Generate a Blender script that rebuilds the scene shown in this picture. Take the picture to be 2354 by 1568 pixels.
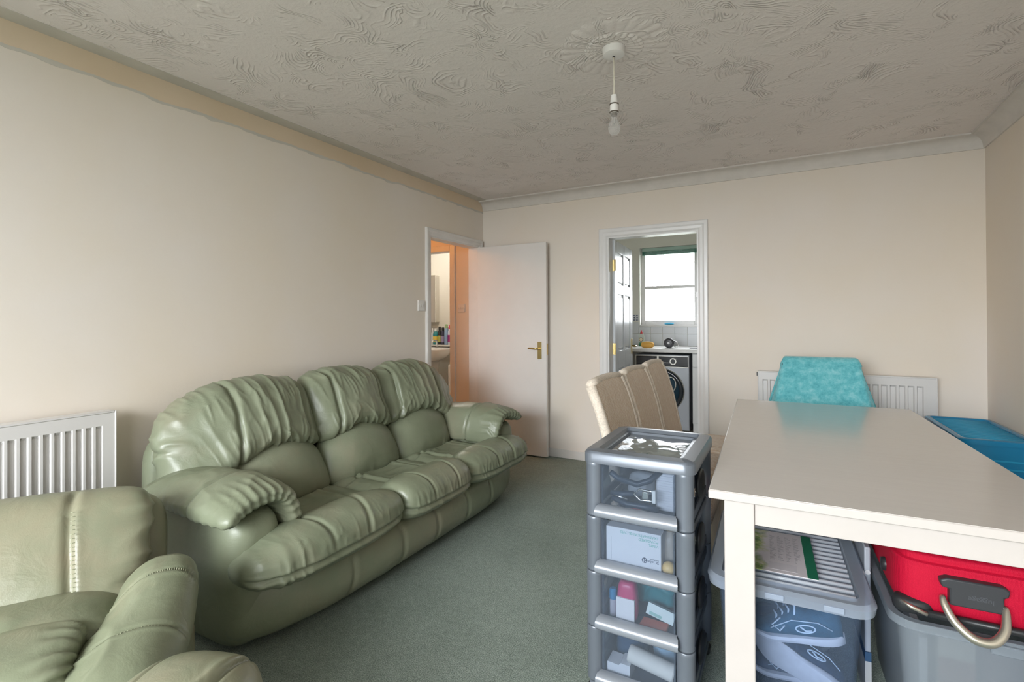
import bpy, math, random
import numpy as np
from mathutils import Matrix, Vector
random.seed(7)
for o in list(bpy.data.objects): bpy.data.objects.remove(o)
scene = bpy.context.scene
C = scene.collection
PI = math.pi
# ------------------------------------------------------------------ camera, world, exposure
ROOM_D, ROOM_W, ROOM_H = 4.19, 3.72, 2.40
NEAR = -1.60
cam_d = bpy.data.cameras.new('camera'); cam = bpy.data.objects.new('camera', cam_d); C.objects.link(cam)
yaw, pit, rol = 0.4975, 0.0058, -0.0046
F = Vector((-math.sin(yaw)*math.cos(pit), math.cos(yaw)*math.cos(pit), math.sin(pit)))
R = Vector((math.cos(yaw), math.sin(yaw), 0)); U = R.cross(F)
R2 = R*math.cos(rol)+U*math.sin(rol); U2 = U*math.cos(rol)-R*math.sin(rol)
m = Matrix.Identity(4)
for i in range(3): m[i][0] = R2[i]; m[i][1] = U2[i]; m[i][2] = -F[i]
m[0][3], m[1][3], m[2][3] = 2.5964, 0.0, 1.2435
cam.matrix_world = m
cam_d.sensor_width = 36; cam_d.lens = 1149.75/2354*36; cam_d.shift_y = -54.87/2354; cam_d.clip_start = .02
scene.camera = cam
vs = scene.view_settings
vs.view_transform = 'Standard'; vs.look = 'None'; vs.gamma = 1; vs.use_curve_mapping = False
vs.exposure = 0.9
w = bpy.data.worlds.new('overcast_sky'); scene.world = w; w.use_nodes = True
bg = w.node_tree.nodes['Background']; bg.inputs[0].default_value = (.965, .965, 1.0, 1); bg.inputs[1].default_value = 6.5

def light(name, kind, loc, energy, color, size=None, size_y=None, rot=(0,0,0), portal=False):
    d = bpy.data.lights.new(name, kind); d.energy = energy; d.color = color
    if kind == 'AREA':
        d.shape = 'RECTANGLE'; d.size = size; d.size_y = size_y
        if portal: d.cycles.is_portal = True
    elif size: d.shadow_soft_size = size
    o = bpy.data.objects.new(name, d); C.objects.link(o); o.location = loc; o.rotation_euler = rot
    return o
LWIN = (0.45, 3.05, .70, 2.14)   # living room window behind the camera: x0 x1 z0 z1
KWIN = (0.97, 1.93, 1.17, 2.16)  # kitchen window
light('living_window_portal_offscreen', 'AREA', ((LWIN[0]+LWIN[1])/2, NEAR-.06, (LWIN[2]+LWIN[3])/2), 1, (1,1,1), LWIN[1]-LWIN[0], LWIN[3]-LWIN[2], (PI/2,0,PI), True).rotation_euler = (-PI/2, 0, PI)
light('living_window_sky_offscreen', 'AREA', (1.5, NEAR-1.7, 3.1), 430, (.985, .975, 1.0), 2.4, 3.0).rotation_euler = (math.radians(67), 0, 0)
light('kitchen_window_portal', 'AREA', ((KWIN[0]+KWIN[1])/2, 6.52, (KWIN[2]+KWIN[3])/2), 1, (1,1,1), KWIN[1]-KWIN[0], KWIN[3]-KWIN[2], (-PI/2,0,0), True)

# ------------------------------------------------------------------ materials
def nodes_of(name):
    mt = bpy.data.materials.new(name); mt.use_nodes = True
    nt = mt.node_tree; return mt, nt, nt.nodes['Principled BSDF']
def L(nt, a, b): nt.links.new(a, b)
def N(nt, t, **k):
    n = nt.nodes.new(t)
    for a, v in k.items(): setattr(n, a, v)
    return n
def mathn(nt, op, a, b=None, c=None):
    n = N(nt, 'ShaderNodeMath', operation=op)
    for i, v in enumerate((a, b, c)):
        if v is None: continue
        if isinstance(v, (int, float)): n.inputs[i].default_value = v
        else: L(nt, v, n.inputs[i])
    return n.outputs[0]
def ramp(nt, fac, stops):
    r = N(nt, 'ShaderNodeValToRGB'); e = r.color_ramp.elements
    while len(e) < len(stops): e.new(.5)
    for i, (p, c) in enumerate(stops):
        e[i].position = p; e[i].color = (*c, 1) if len(c) == 3 else c
    L(nt, fac, r.inputs[0]); return r.outputs[0]
def noise(nt, vec, scale, detail=3, rough=.5):
    n = N(nt, 'ShaderNodeTexNoise'); n.inputs['Scale'].default_value = scale
    n.inputs['Detail'].default_value = detail; n.inputs['Roughness'].default_value = rough
    L(nt, vec, n.inputs['Vector']); return n.outputs['Fac']
def coords(nt, scale=(1,1,1), rot=(0,0,0)):
    t = N(nt, 'ShaderNodeTexCoord'); mp = N(nt, 'ShaderNodeMapping')
    mp.inputs['Scale'].default_value = scale; mp.inputs['Rotation'].default_value = rot
    L(nt, t.outputs['Object'], mp.inputs[0]); return mp.outputs[0]
def bump(nt, p, h, strength, dist, prev=None):
    b = N(nt, 'ShaderNodeBump'); b.inputs['Strength'].default_value = strength; b.inputs['Distance'].default_value = dist
    L(nt, h, b.inputs['Height'])
    if prev is not None: L(nt, prev, b.inputs['Normal'])
    L(nt, b.outputs[0], p.inputs['Normal']); return b.outputs[0]
MC = {}
def mat(name, col, rough=.5, metal=0, var=0, vscale=6, bmp=0, bscale=60, bdist=.002, spec=.5, coat=0, trans=0, emit=0):
    if name in MC: return MC[name]
    mt, nt, p = nodes_of(name)
    p.inputs['Base Color'].default_value = (*col, 1); p.inputs['Roughness'].default_value = rough
    p.inputs['Metallic'].default_value = metal; p.inputs['Specular IOR Level'].default_value = spec
    p.inputs['Coat Weight'].default_value = coat
    if trans: p.inputs['Transmission Weight'].default_value = trans
    if emit: p.inputs['Emission Color'].default_value = (*col, 1); p.inputs['Emission Strength'].default_value = emit
    co = coords(nt)
    if var:
        f = noise(nt, co, vscale, 4, .6)
        c0 = tuple(max(0, c*(1-var)) for c in col); c1 = tuple(min(1, c*(1+var)) for c in col)
        L(nt, ramp(nt, f, [(.3, c0), (.7, c1)]), p.inputs['Base Color'])
    if bmp: bump(nt, p, noise(nt, co, bscale, 3), bmp, bdist)
    MC[name] = mt; return mt
def plastic_clear(name, col, fac, rough=.15, edge=.3):
    """see-through plastic: part transparent, part glossy coloured body"""
    if name in MC: return MC[name]
    mt, nt, p = nodes_of(name)
    p.inputs['Base Color'].default_value = (*col, 1); p.inputs['Roughness'].default_value = rough
    tr = N(nt, 'ShaderNodeBsdfTransparent'); tr.inputs[0].default_value = (*[min(1, .55+.45*c) for c in col], 1)
    mx = N(nt, 'ShaderNodeMixShader'); mx.inputs[0].default_value = fac
    lw = N(nt, 'ShaderNodeLayerWeight'); lw.inputs[0].default_value = .25
    f = mathn(nt, 'MULTIPLY_ADD', lw.outputs['Facing'], edge, fac)
    f = mathn(nt, 'MINIMUM', f, .95)
    L(nt, f, mx.inputs[0]); L(nt, tr.outputs[0], mx.inputs[1]); L(nt, p.outputs[0], mx.inputs[2])
    L(nt, mx.outputs[0], nt.nodes['Material Output'].inputs[0]); MC[name] = mt; return mt

def m_wall(name, base, yellow, amt=.6):
    mt, nt, p = nodes_of(name); co = coords(nt)
    f = noise(nt, co, .9, 4, .55)
    c = ramp(nt, f, [(.36, base), (.66, yellow)])
    L(nt, c, p.inputs['Base Color']); p.inputs['Roughness'].default_value = .75; p.inputs['Specular IOR Level'].default_value = .2
    bump(nt, p, noise(nt, co, 55, 4, .6), .12, .003); return mt
M_WALL = m_wall('wall_paint', (.80, .735, .675), (.79, .705, .60))
M_WALLB = M_WALL
M_PLASTER = m_wall('bare_plaster', (.74, .61, .47), (.70, .56, .40))
M_KWALL = mat('kitchen_paint', (.86, .85, .78), .7)
M_BWALL = mat('bathroom_paint', (.74, .71, .63), .7)
M_HWALL = M_WALL
M_WHITE = mat('white_gloss', (.78, .77, .765), .28, var=.03, vscale=3, bmp=.04, bscale=12)
M_WHITE_OLD = mat('white_gloss_aged', (.74, .715, .69), .34, var=.05, vscale=4, bmp=.06, bscale=20)
M_DOOR = mat('door_gloss', (.76, .735, .71), .3, var=.03, vscale=2.5, bmp=.05, bscale=25)
M_KDOOR = mat('kitchen_door_gloss', (.72, .75, .78), .22, bmp=.03, bscale=15)
M_CORN = mat('cornice_plaster', (.68, .64, .60), .7, var=.06, vscale=8)
M_SMOOTH = mat('ceiling_smooth_strip', (.60, .565, .51), .75, var=.06, vscale=6)
M_BRASS = mat('brass', (.55, .42, .18), .32, 1)
M_CHROME = mat('chrome', (.75, .75, .76), .14, 1)
M_BLACK = mat('black_plastic', (.02, .021, .023), .4)
M_GLASS = plastic_clear('window_glass', (.9, .95, .95), .05, .03)
def m_ceiling():
    mt, nt, p = nodes_of('artex_ceiling'); co = coords(nt)
    p.inputs['Roughness'].default_value = .8; p.inputs['Specular IOR Level'].default_value = .25
    f = noise(nt, co, 1.1, 4, .55)
    L(nt, ramp(nt, f, [(.3, (.80, .74, .71)), (.7, (.85, .795, .77))]), p.inputs['Base Color'])
    nz = N(nt, 'ShaderNodeTexNoise'); nz.inputs['Scale'].default_value = 2.6; nz.inputs['Detail'].default_value = 2; L(nt, co, nz.inputs['Vector'])
    sub = N(nt, 'ShaderNodeVectorMath', operation='SUBTRACT'); L(nt, nz.outputs['Color'], sub.inputs[0]); sub.inputs[1].default_value = (.5,.5,.5)
    scl = N(nt, 'ShaderNodeVectorMath', operation='SCALE'); L(nt, sub.outputs[0], scl.inputs[0]); scl.inputs['Scale'].default_value = .6
    add = N(nt, 'ShaderNodeVectorMath', operation='ADD'); L(nt, co, add.inputs[0]); L(nt, scl.outputs[0], add.inputs[1])
    def strokes(scale, freq, off):
        o2 = N(nt, 'ShaderNodeVectorMath', operation='ADD'); L(nt, add.outputs[0], o2.inputs[0]); o2.inputs[1].default_value = off
        v = N(nt, 'ShaderNodeTexVoronoi'); v.voronoi_dimensions = '2D'; v.inputs['Scale'].default_value = scale; L(nt, o2.outputs[0], v.inputs['Vector'])
        dv = N(nt, 'ShaderNodeVectorMath', operation='SUBTRACT'); L(nt, o2.outputs[0], dv.inputs[0]); L(nt, v.outputs['Position'], dv.inputs[1])
        sp_ = N(nt, 'ShaderNodeSeparateXYZ'); L(nt, dv.outputs[0], sp_.inputs[0])
        cs = N(nt, 'ShaderNodeSeparateXYZ'); L(nt, v.outputs['Color'], cs.inputs[0])
        ang = mathn(nt, 'ADD', mathn(nt, 'ARCTAN2', sp_.outputs[1], sp_.outputs[0]), mathn(nt, 'MULTIPLY', cs.outputs[0], 6.28))
        wedge = ramp(nt, mathn(nt, 'MULTIPLY_ADD', mathn(nt, 'COSINE', ang), .5, .5), [(.45, (0,0,0)), (.8, (1,1,1))])
        d = mathn(nt, 'MULTIPLY', v.outputs['Distance'], freq)
        wob = mathn(nt, 'MULTIPLY', noise(nt, co, 12, 3), 6.0)
        sn = mathn(nt, 'SINE', mathn(nt, 'ADD', d, wob))
        sn = mathn(nt, 'POWER', mathn(nt, 'MULTIPLY_ADD', sn, .5, .5), 3.0)
        return mathn(nt, 'MULTIPLY', sn, wedge)
    s = mathn(nt, 'ADD', strokes(5.2, 52.0, (0, 0, 0)), mathn(nt, 'MULTIPLY', strokes(7.5, 44.0, (3.3, 1.7, 0)), .7))
    msk = ramp(nt, noise(nt, co, 4.2, 4, .7), [(.42, (0,0,0)), (.66, (1,1,1))])
    fine = noise(nt, co, 30, 4, .65)
    h = mathn(nt, 'ADD', mathn(nt, 'MULTIPLY', s, msk), mathn(nt, 'MULTIPLY', fine, .45))
    bump(nt, p, h, .85, .008); return mt
M_CEIL = m_ceiling()
def m_carpet():
    mt, nt, p = nodes_of('green_carpet'); co = coords(nt)
    p.inputs['Roughness'].default_value = .95; p.inputs['Specular IOR Level'].default_value = .08
    f = noise(nt, co, 230, 2, .7); g = noise(nt, co, 2.2, 4, .6); k = noise(nt, co, 38, 3, .7)
    c = ramp(nt, f, [(.3, (.15, .19, .172)), (.5, (.30, .355, .325)), (.72, (.50, .555, .515))])
    c2 = ramp(nt, mathn(nt, 'MULTIPLY_ADD', k, .5, mathn(nt, 'MULTIPLY', g, .5)), [(.35, (.76, .78, .75)), (.65, (1.1, 1.1, 1.08))])
    mx = N(nt, 'ShaderNodeMix', data_type='RGBA', blend_type='MULTIPLY'); mx.inputs[0].default_value = 1
    L(nt, c, mx.inputs[6]); L(nt, c2, mx.inputs[7]); L(nt, mx.outputs[2], p.inputs['Base Color'])
    bump(nt, p, mathn(nt, 'ADD', f, mathn(nt, 'MULTIPLY', k, .5)), .9, .006); return mt
M_CARPET = m_carpet()
def m_leather(name, a, b, worn, wl=.60, rough=.40):
    mt, nt, p = nodes_of(name); co = coords(nt)
    f = noise(nt, co, 3.2, 4, .6); g = noise(nt, co, 1.7, 5, .65)
    c = ramp(nt, f, [(.3, a), (.7, b)])
    mk = ramp(nt, g, [(wl-.1, (0,0,0)), (wl+.14, (1,1,1))])
    mx = N(nt, 'ShaderNodeMix', data_type='RGBA'); L(nt, mk, mx.inputs[0]); L(nt, c, mx.inputs[6]); mx.inputs[7].default_value = (*worn, 1)
    L(nt, mx.outputs[2], p.inputs['Base Color'])
    p.inputs['Roughness'].default_value = rough; p.inputs['Specular IOR Level'].default_value = .5
    L(nt, ramp(nt, noise(nt, co, 5, 4), [(.3, (rough-.06,)*3), (.7, (rough+.1,)*3)]), p.inputs['Roughness'])
    v = N(nt, 'ShaderNodeTexVoronoi'); v.feature = 'DISTANCE_TO_EDGE'; v.inputs['Scale'].default_value = 210; L(nt, co, v.inputs['Vector'])
    b1 = bump(nt, p, v.outputs['Distance'], .12, .0015)
    cr = N(nt, 'ShaderNodeTexNoise'); cr.inputs['Scale'].default_value = 11; cr.inputs['Detail'].default_value = 5; cr.inputs['Distortion'].default_value = 1.4; L(nt, co, cr.inputs['Vector'])
    bump(nt, p, cr.outputs['Fac'], .28, .008, b1); return mt
M_LEA = m_leather('green_leather', (.192, .216, .143), (.240, .265, .183), (.262, .245, .172), .62, .35)
M_LEA2 = m_leather('worn_green_leather', (.175, .195, .125), (.218, .235, .158), (.265, .232, .158), .52, .34)
M_STITCH = mat('pale_thread', (.30, .31, .21), .7)
M_PIPE = mat('green_piping', (.15, .175, .105), .45)

# ------------------------------------------------------------------ mesh helpers
class MB:
    def __init__(s): s.v = []; s.f = []
    def add(s, vs_, fs):
        o = len(s.v); s.v += [tuple(map(float, q)) for q in vs_]; s.f += [tuple(i+o for i in f) for f in fs]; return s
    def box(s, x0, x1, y0, y1, z0, z1):
        return s.add([(x0,y0,z0),(x1,y0,z0),(x1,y1,z0),(x0,y1,z0),(x0,y0,z1),(x1,y0,z1),(x1,y1,z1),(x0,y1,z1)],
                     [(0,3,2,1),(4,5,6,7),(0,1,5,4),(1,2,6,5),(2,3,7,6),(3,0,4,7)])
    def frustum(s, a, b, z0, z1):      # a=(x0,x1,y0,y1) at z0, b at z1
        return s.add([(a[0],a[2],z0),(a[1],a[2],z0),(a[1],a[3],z0),(a[0],a[3],z0),(b[0],b[2],z1),(b[1],b[2],z1),(b[1],b[3],z1),(b[0],b[3],z1)],
                     [(0,3,2,1),(4,5,6,7),(0,1,5,4),(1,2,6,5),(2,3,7,6),(3,0,4,7)])
    def lathe(s, prof, n=24, c=(0,0,0), axis='z', caps=True):
        vs_ = []
        for r, h in prof:
            for k in range(n):
                a = 2*PI*k/n; x, y = r*math.cos(a), r*math.sin(a)
                q = {'z': (x,y,h), 'y': (x,h,y), 'x': (h,x,y)}[axis]
                vs_.append((q[0]+c[0], q[1]+c[1], q[2]+c[2]))
        fs = []
        for i in range(len(prof)-1):
            for k in range(n):
                k2 = (k+1) % n; q = (i*n+k, i*n+k2, (i+1)*n+k2, (i+1)*n+k); fs.append(q if axis != 'y' else q[::-1])
        if caps:
            fs.append(tuple(range(n))[::-1] if axis != 'y' else tuple(range(n)))
            q = tuple((len(prof)-1)*n+k for k in range(n)); fs.append(q if axis != 'y' else q[::-1])
        return s.add(vs_, fs)
    def tube(s, pts, r, n=10, closed=False, rs=None):
        P = [Vector(p) for p in pts]; m_ = len(P); rings = []; nrm = None
        for i in range(m_):
            t = (P[(i+1) % m_ if closed else min(i+1, m_-1)]-P[(i-1) if closed else max(i-1, 0)]).normalized()
            if nrm is None:
                nrm = t.orthogonal().normalized()
            nrm = (nrm - t*nrm.dot(t)).normalized(); b = t.cross(nrm)
            rr = rs[i] if rs else r
            rings.append([P[i]+(nrm*math.cos(2*PI*k/n)+b*math.sin(2*PI*k/n))*rr for k in range(n)])
        vs_ = [tuple(q) for ring in rings for q in ring]; fs = []
        for i in range(m_ if closed else m_-1):
            j = (i+1) % m_
            for k in range(n): fs.append((i*n+k, i*n+(k+1) % n, j*n+(k+1) % n, j*n+k))
        if not closed: fs += [tuple(range(n))[::-1], tuple((m_-1)*n+k for k in range(n))]
        return s.add(vs_, fs)
    def prism(s, poly, h0, h1, axis='z'):
        n = len(poly)
        def q(a, b, h): return {'z': (a,b,h), 'y': (a,h,b), 'x': (h,a,b)}[axis]
        vs_ = [q(a, b, h0) for a, b in poly]+[q(a, b, h1) for a, b in poly]
        fs = [tuple(range(n))[::-1], tuple(range(n, 2*n))]+[(i, (i+1) % n, (i+1) % n+n, i+n) for i in range(n)]
        if axis == 'y': fs = [f[::-1] for f in fs]
        return s.add(vs_, fs)
    def build(s, name, material, parent=None, smooth=False, bevel=0, seg=2, auto=None, sub=0, loc=None, rot=None):
        me = bpy.data.meshes.new(name); me.from_pydata(s.v, [], s.f); me.update()
        return finish(name, me, material, parent, smooth, bevel, seg, auto, sub, loc, rot)
def finish(name, me, material, parent=None, smooth=False, bevel=0, seg=2, auto=None, sub=0, loc=None, rot=None):
    if material: me.materials.append(material)
    o = bpy.data.objects.new(name, me); C.objects.link(o)
    if parent: o.parent = parent
    if loc: o.location = loc
    if rot: o.rotation_euler = rot
    if bevel:
        b = o.modifiers.new('bevel', 'BEVEL'); b.width = bevel; b.segments = seg; b.limit_method = 'ANGLE'; b.angle_limit = .6
        b.harden_normals = False
    if sub:
        q = o.modifiers.new('sub', 'SUBSURF'); q.levels = sub; q.render_levels = sub
    if smooth or auto:
        me.polygons.foreach_set('use_smooth', [True]*len(me.polygons))
        if auto:
            try: me.set_sharp_from_angle(angle=auto)
            except Exception: pass
    return o
def box(name, material, b, parent=None, bevel=0, **k): return MB().box(*b).build(name, material, parent, bevel=bevel, smooth=bool(bevel), auto=.6 if bevel else None, **k)
def thing(name, label, cat, loc=(0,0,0), rotz=0, group=None):
    o = bpy.data.objects.new(name, None); C.objects.link(o); o.empty_display_size = .05
    o.location = loc; o.rotation_euler = (0,0,rotz); return tag(o, label, cat, group)
def tag(o, label, cat, group=None):
    o['label'] = label; o['category'] = cat
    if group: o['group'] = group
    return o
def struct(o, label=None):
    o['kind'] = 'structure'
    if label: o['label'] = label
    return o
def dup(root, loc=None, rotz=None, label=None):
    r = root.copy(); C.objects.link(r)
    if loc is not None: r.location = loc
    if rotz is not None: r.rotation_euler = (0,0,rotz)
    if label: r['label'] = label
    for ch in list(root.children):
        c = ch.copy(); C.objects.link(c); c.parent = r
        for g in ch.children:
            d = g.copy(); C.objects.link(d); d.parent = c
    return r
def text(name, s, size, material, parent, loc, rot, depth=.0004, align='LEFT'):
    cu = bpy.data.curves.new(name, 'FONT'); cu.body = s; cu.size = size; cu.extrude = depth; cu.align_x = align; cu.space_line = .95
    t = bpy.data.objects.new('tmp_'+name, cu); C.objects.link(t)
    dg = bpy.context.evaluated_depsgraph_get(); me = bpy.data.meshes.new_from_object(t.evaluated_get(dg))
    bpy.data.objects.remove(t); bpy.data.curves.remove(cu); me.materials.clear()
    return finish(name, me, material, parent, loc=loc, rot=rot)
# value noise, vectorised
def _h(i, j, k, s):
    n = (i*374761393 + j*668265263 + k*2147483647 + s*1274126177) & 0x7fffffff
    n = ((n ^ (n >> 13))*1274126177) & 0x7fffffff
    return ((n ^ (n >> 16)) & 0xffff)/65535.0
def vn(P, s=0):
    P = np.asarray(P, float); i = np.floor(P).astype(np.int64); f = P-i; f = f*f*(3-2*f); r = 0
    for a in (0,1):
        for b in (0,1):
            for c in (0,1):
                wgt = (f[:,0] if a else 1-f[:,0])*(f[:,1] if b else 1-f[:,1])*(f[:,2] if c else 1-f[:,2])
                r = r+wgt*_h(i[:,0]+a, i[:,1]+b, i[:,2]+c, s)
    return r*2-1
_lat = {}
def lattice(nx, ny, nz):
    key = (nx, ny, nz)
    if key in _lat: return _lat[key]
    idx = {}; V = []
    def vid(i, j, k):
        q = (i, j, k)
        if q not in idx: idx[q] = len(V); V.append(q)
        return idx[q]
    Fc = []
    for i in range(nx):
        for j in range(ny):
            Fc.append((vid(i,j,0), vid(i,j+1,0), vid(i+1,j+1,0), vid(i+1,j,0)))
            Fc.append((vid(i,j,nz), vid(i+1,j,nz), vid(i+1,j+1,nz), vid(i,j+1,nz)))
    for i in range(nx):
        for k in range(nz):
            Fc.append((vid(i,0,k), vid(i+1,0,k), vid(i+1,0,k+1), vid(i,0,k+1)))
            Fc.append((vid(i,ny,k), vid(i,ny,k+1), vid(i+1,ny,k+1), vid(i+1,ny,k)))
    for j in range(ny):
        for k in range(nz):
            Fc.append((vid(0,j,k), vid(0,j,k+1), vid(0,j+1,k+1), vid(0,j+1,k)))
            Fc.append((vid(nx,j,k), vid(nx,j+1,k), vid(nx,j+1,k+1), vid(nx,j,k+1)))
    V = np.array(V, float)/np.array([nx, ny, nz])*2-1
    _lat[key] = (V, np.array(Fc)); return _lat[key]
def normals(W, Fc):
    a, b, c, d = (W[Fc[:,i]] for i in range(4)); n = np.cross(c-a, d-b); Nn = np.zeros_like(W)
    for i in range(4): np.add.at(Nn, Fc[:,i], n)
    return Nn/np.maximum(np.linalg.norm(Nn, axis=1, keepdims=True), 1e-12)
def puff(name, material, parent, half, n=(16,40,30), thick=0, eo=5, et=2.6, deform=None, disp=None, centre=(0,0,0)):
    """stuffed cushion: super-ellipsoid with its own outline and edge roundness, deformed and creased"""
    V, Fc = lattice(*n); o = [a for a in range(3) if a != thick]
    q = (np.abs(V[:,o[0]])**eo+np.abs(V[:,o[1]])**eo)**(et/eo)+np.abs(V[:,thick])**et
    P = V/np.maximum(q**(1/et), 1e-9)[:,None]
    W = P*np.array(half)
    W = deform(P, W) if deform else W
    W = W+np.array(centre)
    if disp is not None:
        nn = normals(W, Fc); W = W+nn*disp(P, W)[:,None]
    me = bpy.data.meshes.new(name); me.from_pydata(W.tolist(), [], Fc.tolist()); me.update()
    return finish(name, me, material, parent, smooth=True)
def G(d, wd): return np.exp(-(d/wd)**2)
def smooth01(x, a, b): t = np.clip((x-a)/(b-a), 0, 1); return t*t*(3-2*t)

# ------------------------------------------------------------------ room shell
def boxes(name, material, bl, kind=True, label=None, parent=None, bevel=0):
    mb = MB()
    for b in bl: mb.box(*b)
    o = mb.build(name, material, parent, bevel=bevel, smooth=bool(bevel), auto=.6 if bevel else None)
    if kind: struct(o, label)
    return o
D, W_, H = ROOM_D, ROOM_W, ROOM_H
T = .10
boxes('floor', M_CARPET, [(-1.9, W_+T, NEAR-T, D+T, -.12, 0)], label='worn grey-green carpet across the living room')
boxes('ceiling', M_CEIL, [(-T, W_+T, NEAR-T, D+T, H, H+.1)], label='off-white swirl-textured plaster ceiling')
DY0, DY1, DZ = 3.345, 4.10, 1.955      # opening in the left wall
boxes('wall_left', M_WALL, [(-T, 0, NEAR-T, DY0, 0, H), (-T, 0, DY0, DY1, DZ, H), (-T, 0, DY1, D+T, 0, H)], label='cream left wall with hall doorway')
KX0, KX1 = 1.262, 2.006
boxes('wall_back', M_WALLB, [(-T, KX0, D, D+T, 0, H), (KX0, KX1, D, D+T, DZ, H), (KX1, W_+T, D, D+T, 0, H)], label='cream back wall with kitchen doorway')
boxes('wall_right', M_WALL, [(W_, W_+T, NEAR-T, D, 0, H)], label='cream right wall')
x0, x1, z0, z1 = LWIN
boxes('wall_front', M_WALL, [(0, x0, NEAR-T, NEAR, 0, H), (x1, W_, NEAR-T, NEAR, 0, H), (x0, x1, NEAR-T, NEAR, 0, z0), (x0, x1, NEAR-T, NEAR, z1, H)], label='cream wall with the living room window')
# living room window (behind the camera)
wn = struct(thing('window_1', 'white framed living room window', 'window')); del wn['category']
mb = MB()
for a in (x0, (x0+x1)/2-.03, x1-.06): mb.box(a, a+.06, NEAR-.08, NEAR-.02, z0, z1)
for a in (z0, z1-.06):
    mb.box(x0+.06, (x0+x1)/2-.03, NEAR-.08, NEAR-.02, a, a+.06).box((x0+x1)/2+.03, x1-.06, NEAR-.08, NEAR-.02, a, a+.06)
mb.build('window_frame', M_WHITE, wn)
for a in (x0+.06, (x0+x1)/2+.03): box('pane', M_GLASS, (a, a+(x1-x0)/2-.09, NEAR-.055, NEAR-.05, z0+.06, z1-.06), wn)
# ceiling cornice on the back and right walls
CC = .088
def cornice_profile():
    pts = [(0, 0), (0, -CC), (.010, -CC), (.012, -CC+.008)]
    for k in range(9):
        a = PI/2*k/8
        pts.append((.014+(CC-.028)*(1-math.cos(a)), -CC+.012+(CC-.026)*math.sin(a)))
    pts += [(CC-.008, -.010), (CC, -.010), (CC, 0)]
    return pts
pr = cornice_profile()
mb = MB(); n = len(pr)
va = [(0.004, D-u, H+v) for u, v in pr]; vb = [(W_-u, D-u, H+v) for u, v in pr]
mb.add(va+vb, [(i, (i+1) % n, (i+1) % n+n, i+n) for i in range(n)]+[tuple(range(n))[::-1], tuple(range(n, 2*n))])
struct(mb.build('trim_1', M_CORN, smooth=True, auto=.5), 'pale plaster cornice along the back wall')
mb = MB()
va = [(W_-u, NEAR, H+v) for u, v in pr]; vb = [(W_-u, D-u, H+v) for u, v in pr]
mb.add(va+vb, [(i, i+n, (i+1) % n+n, (i+1) % n) for i in range(n)]+[tuple(range(n)), tuple(range(n, 2*n))[::-1]])
struct(mb.build('trim_2', M_CORN, smooth=True, auto=.5), 'pale plaster cornice along the right wall')
# bare strip where the left cornice was taken down: ragged lower edge
rnd = random.Random(3); ys = [NEAR+(D-NEAR)*k/150 for k in range(151)]
low = [H-.094-.005*rnd.random()*(1 if rnd.random() < .4 else .1) for _ in ys]
for k in range(74, 78): low[k] -= .010
for k in range(108, 118): low[k] -= .008
mb = MB(); vv = []
for y, zl in zip(ys, low): vv += [(.0, y, H), (.0, y, zl), (.0015, y, H), (.0015, y, zl)]
ff = []
for k in range(150):
    a = k*4; b = a+4; ff += [(a+2, a+3, b+3, b+2), (a+1, b+1, b+3, a+3)]
struct(mb.add(vv, ff).build('trim_3', M_PLASTER), 'bare orange plaster strip where a cornice was removed')
boxes('trim_4', M_SMOOTH, [(.0, .09, NEAR, D-CC, H-.0025, H+.01)], label='smooth ceiling strip left by a removed cornice')
mb = MB(); vv = []
for k, y in enumerate(ys):
    a = low[k]; b = a-.010-.014*abs(math.sin(k*.37))*rnd.random(); vv += [(0, y, a), (0, y, b), (.0012, y, a), (.0012, y, b)]
ff = []
for k in range(150):
    a = k*4; b = a+4; ff += [(a+2, a+3, b+3, b+2), (a+1, b+1, b+3, a+3)]
struct(mb.add(vv, ff).build('trim_5', M_SMOOTH), 'ragged torn paint edge below the bare strip')
# skirting
boxes('baseboard_back', M_WHITE_OLD, [(.02, 1.185, D-.016, D, 0, .075), (2.06, W_, D-.016, D, 0, .075)], bevel=.004)
boxes('baseboard_left', M_WHITE_OLD, [(0, .016, NEAR, 3.285, 0, .075)], bevel=.004)
boxes('baseboard_right', M_WHITE_OLD, [(W_-.016, W_, NEAR, D-.016, 0, .075)], bevel=.004)
# door casings
def casing(name, along, a0, a1, face, sgn, top, wdt, label, depth):
    """three sided architrave plus jamb lining; along='y' on the left wall, 'x' on the back wall"""
    prof = [(0, 0), (0, .010), (.012, .016), (wdt*.45, .017), (wdt*.62, .022), (wdt-.006, .022), (wdt, .016), (wdt, 0)]
    path = [((a0, 0), (-1, 0)), ((a0, top), (-1, 1)), ((a1, top), (1, 1)), ((a1, 0), (1, 0))]
    mb = MB(); vv = []; k = len(prof)
    for (a, z), (da, dz) in path:
        for u, t in prof:
            aa, zz = a+da*u, z+dz*u; f = face+sgn*t
            vv.append((aa, f, zz) if along == 'x' else (f, aa, zz))
    ff = []
    for s in range(3):
        for i in range(k-1):
            q = (s*k+i, s*k+i+1, (s+1)*k+i+1, (s+1)*k+i); ff.append(q)
    mb.add(vv, ff)
    def jb(p0, p1, zz0, zz1):
        f0, f1 = sorted((face+sgn*.004, face-sgn*depth))
        mb.box(*((p0, p1, f0, f1, zz0, zz1) if along == 'x' else (f0, f1, p0, p1, zz0, zz1)))
    jb(a0-.004, a0+.012, 0, top+.004); jb(a1-.012, a1+.004, 0, top+.004); jb(a0+.012, a1-.012, top-.012, top+.004)
    o = mb.build(name, M_WHITE_OLD if along == 'y' else M_WHITE); struct(o, label); return o
casing('trim_6', 'y', DY0, DY1, 0, 1, DZ, .062, 'white architrave of the hall doorway', .104)
casing('trim_7', 'x', KX0, KX1, D, -1, DZ, .072, 'white architrave of the kitchen doorway', .104)

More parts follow.
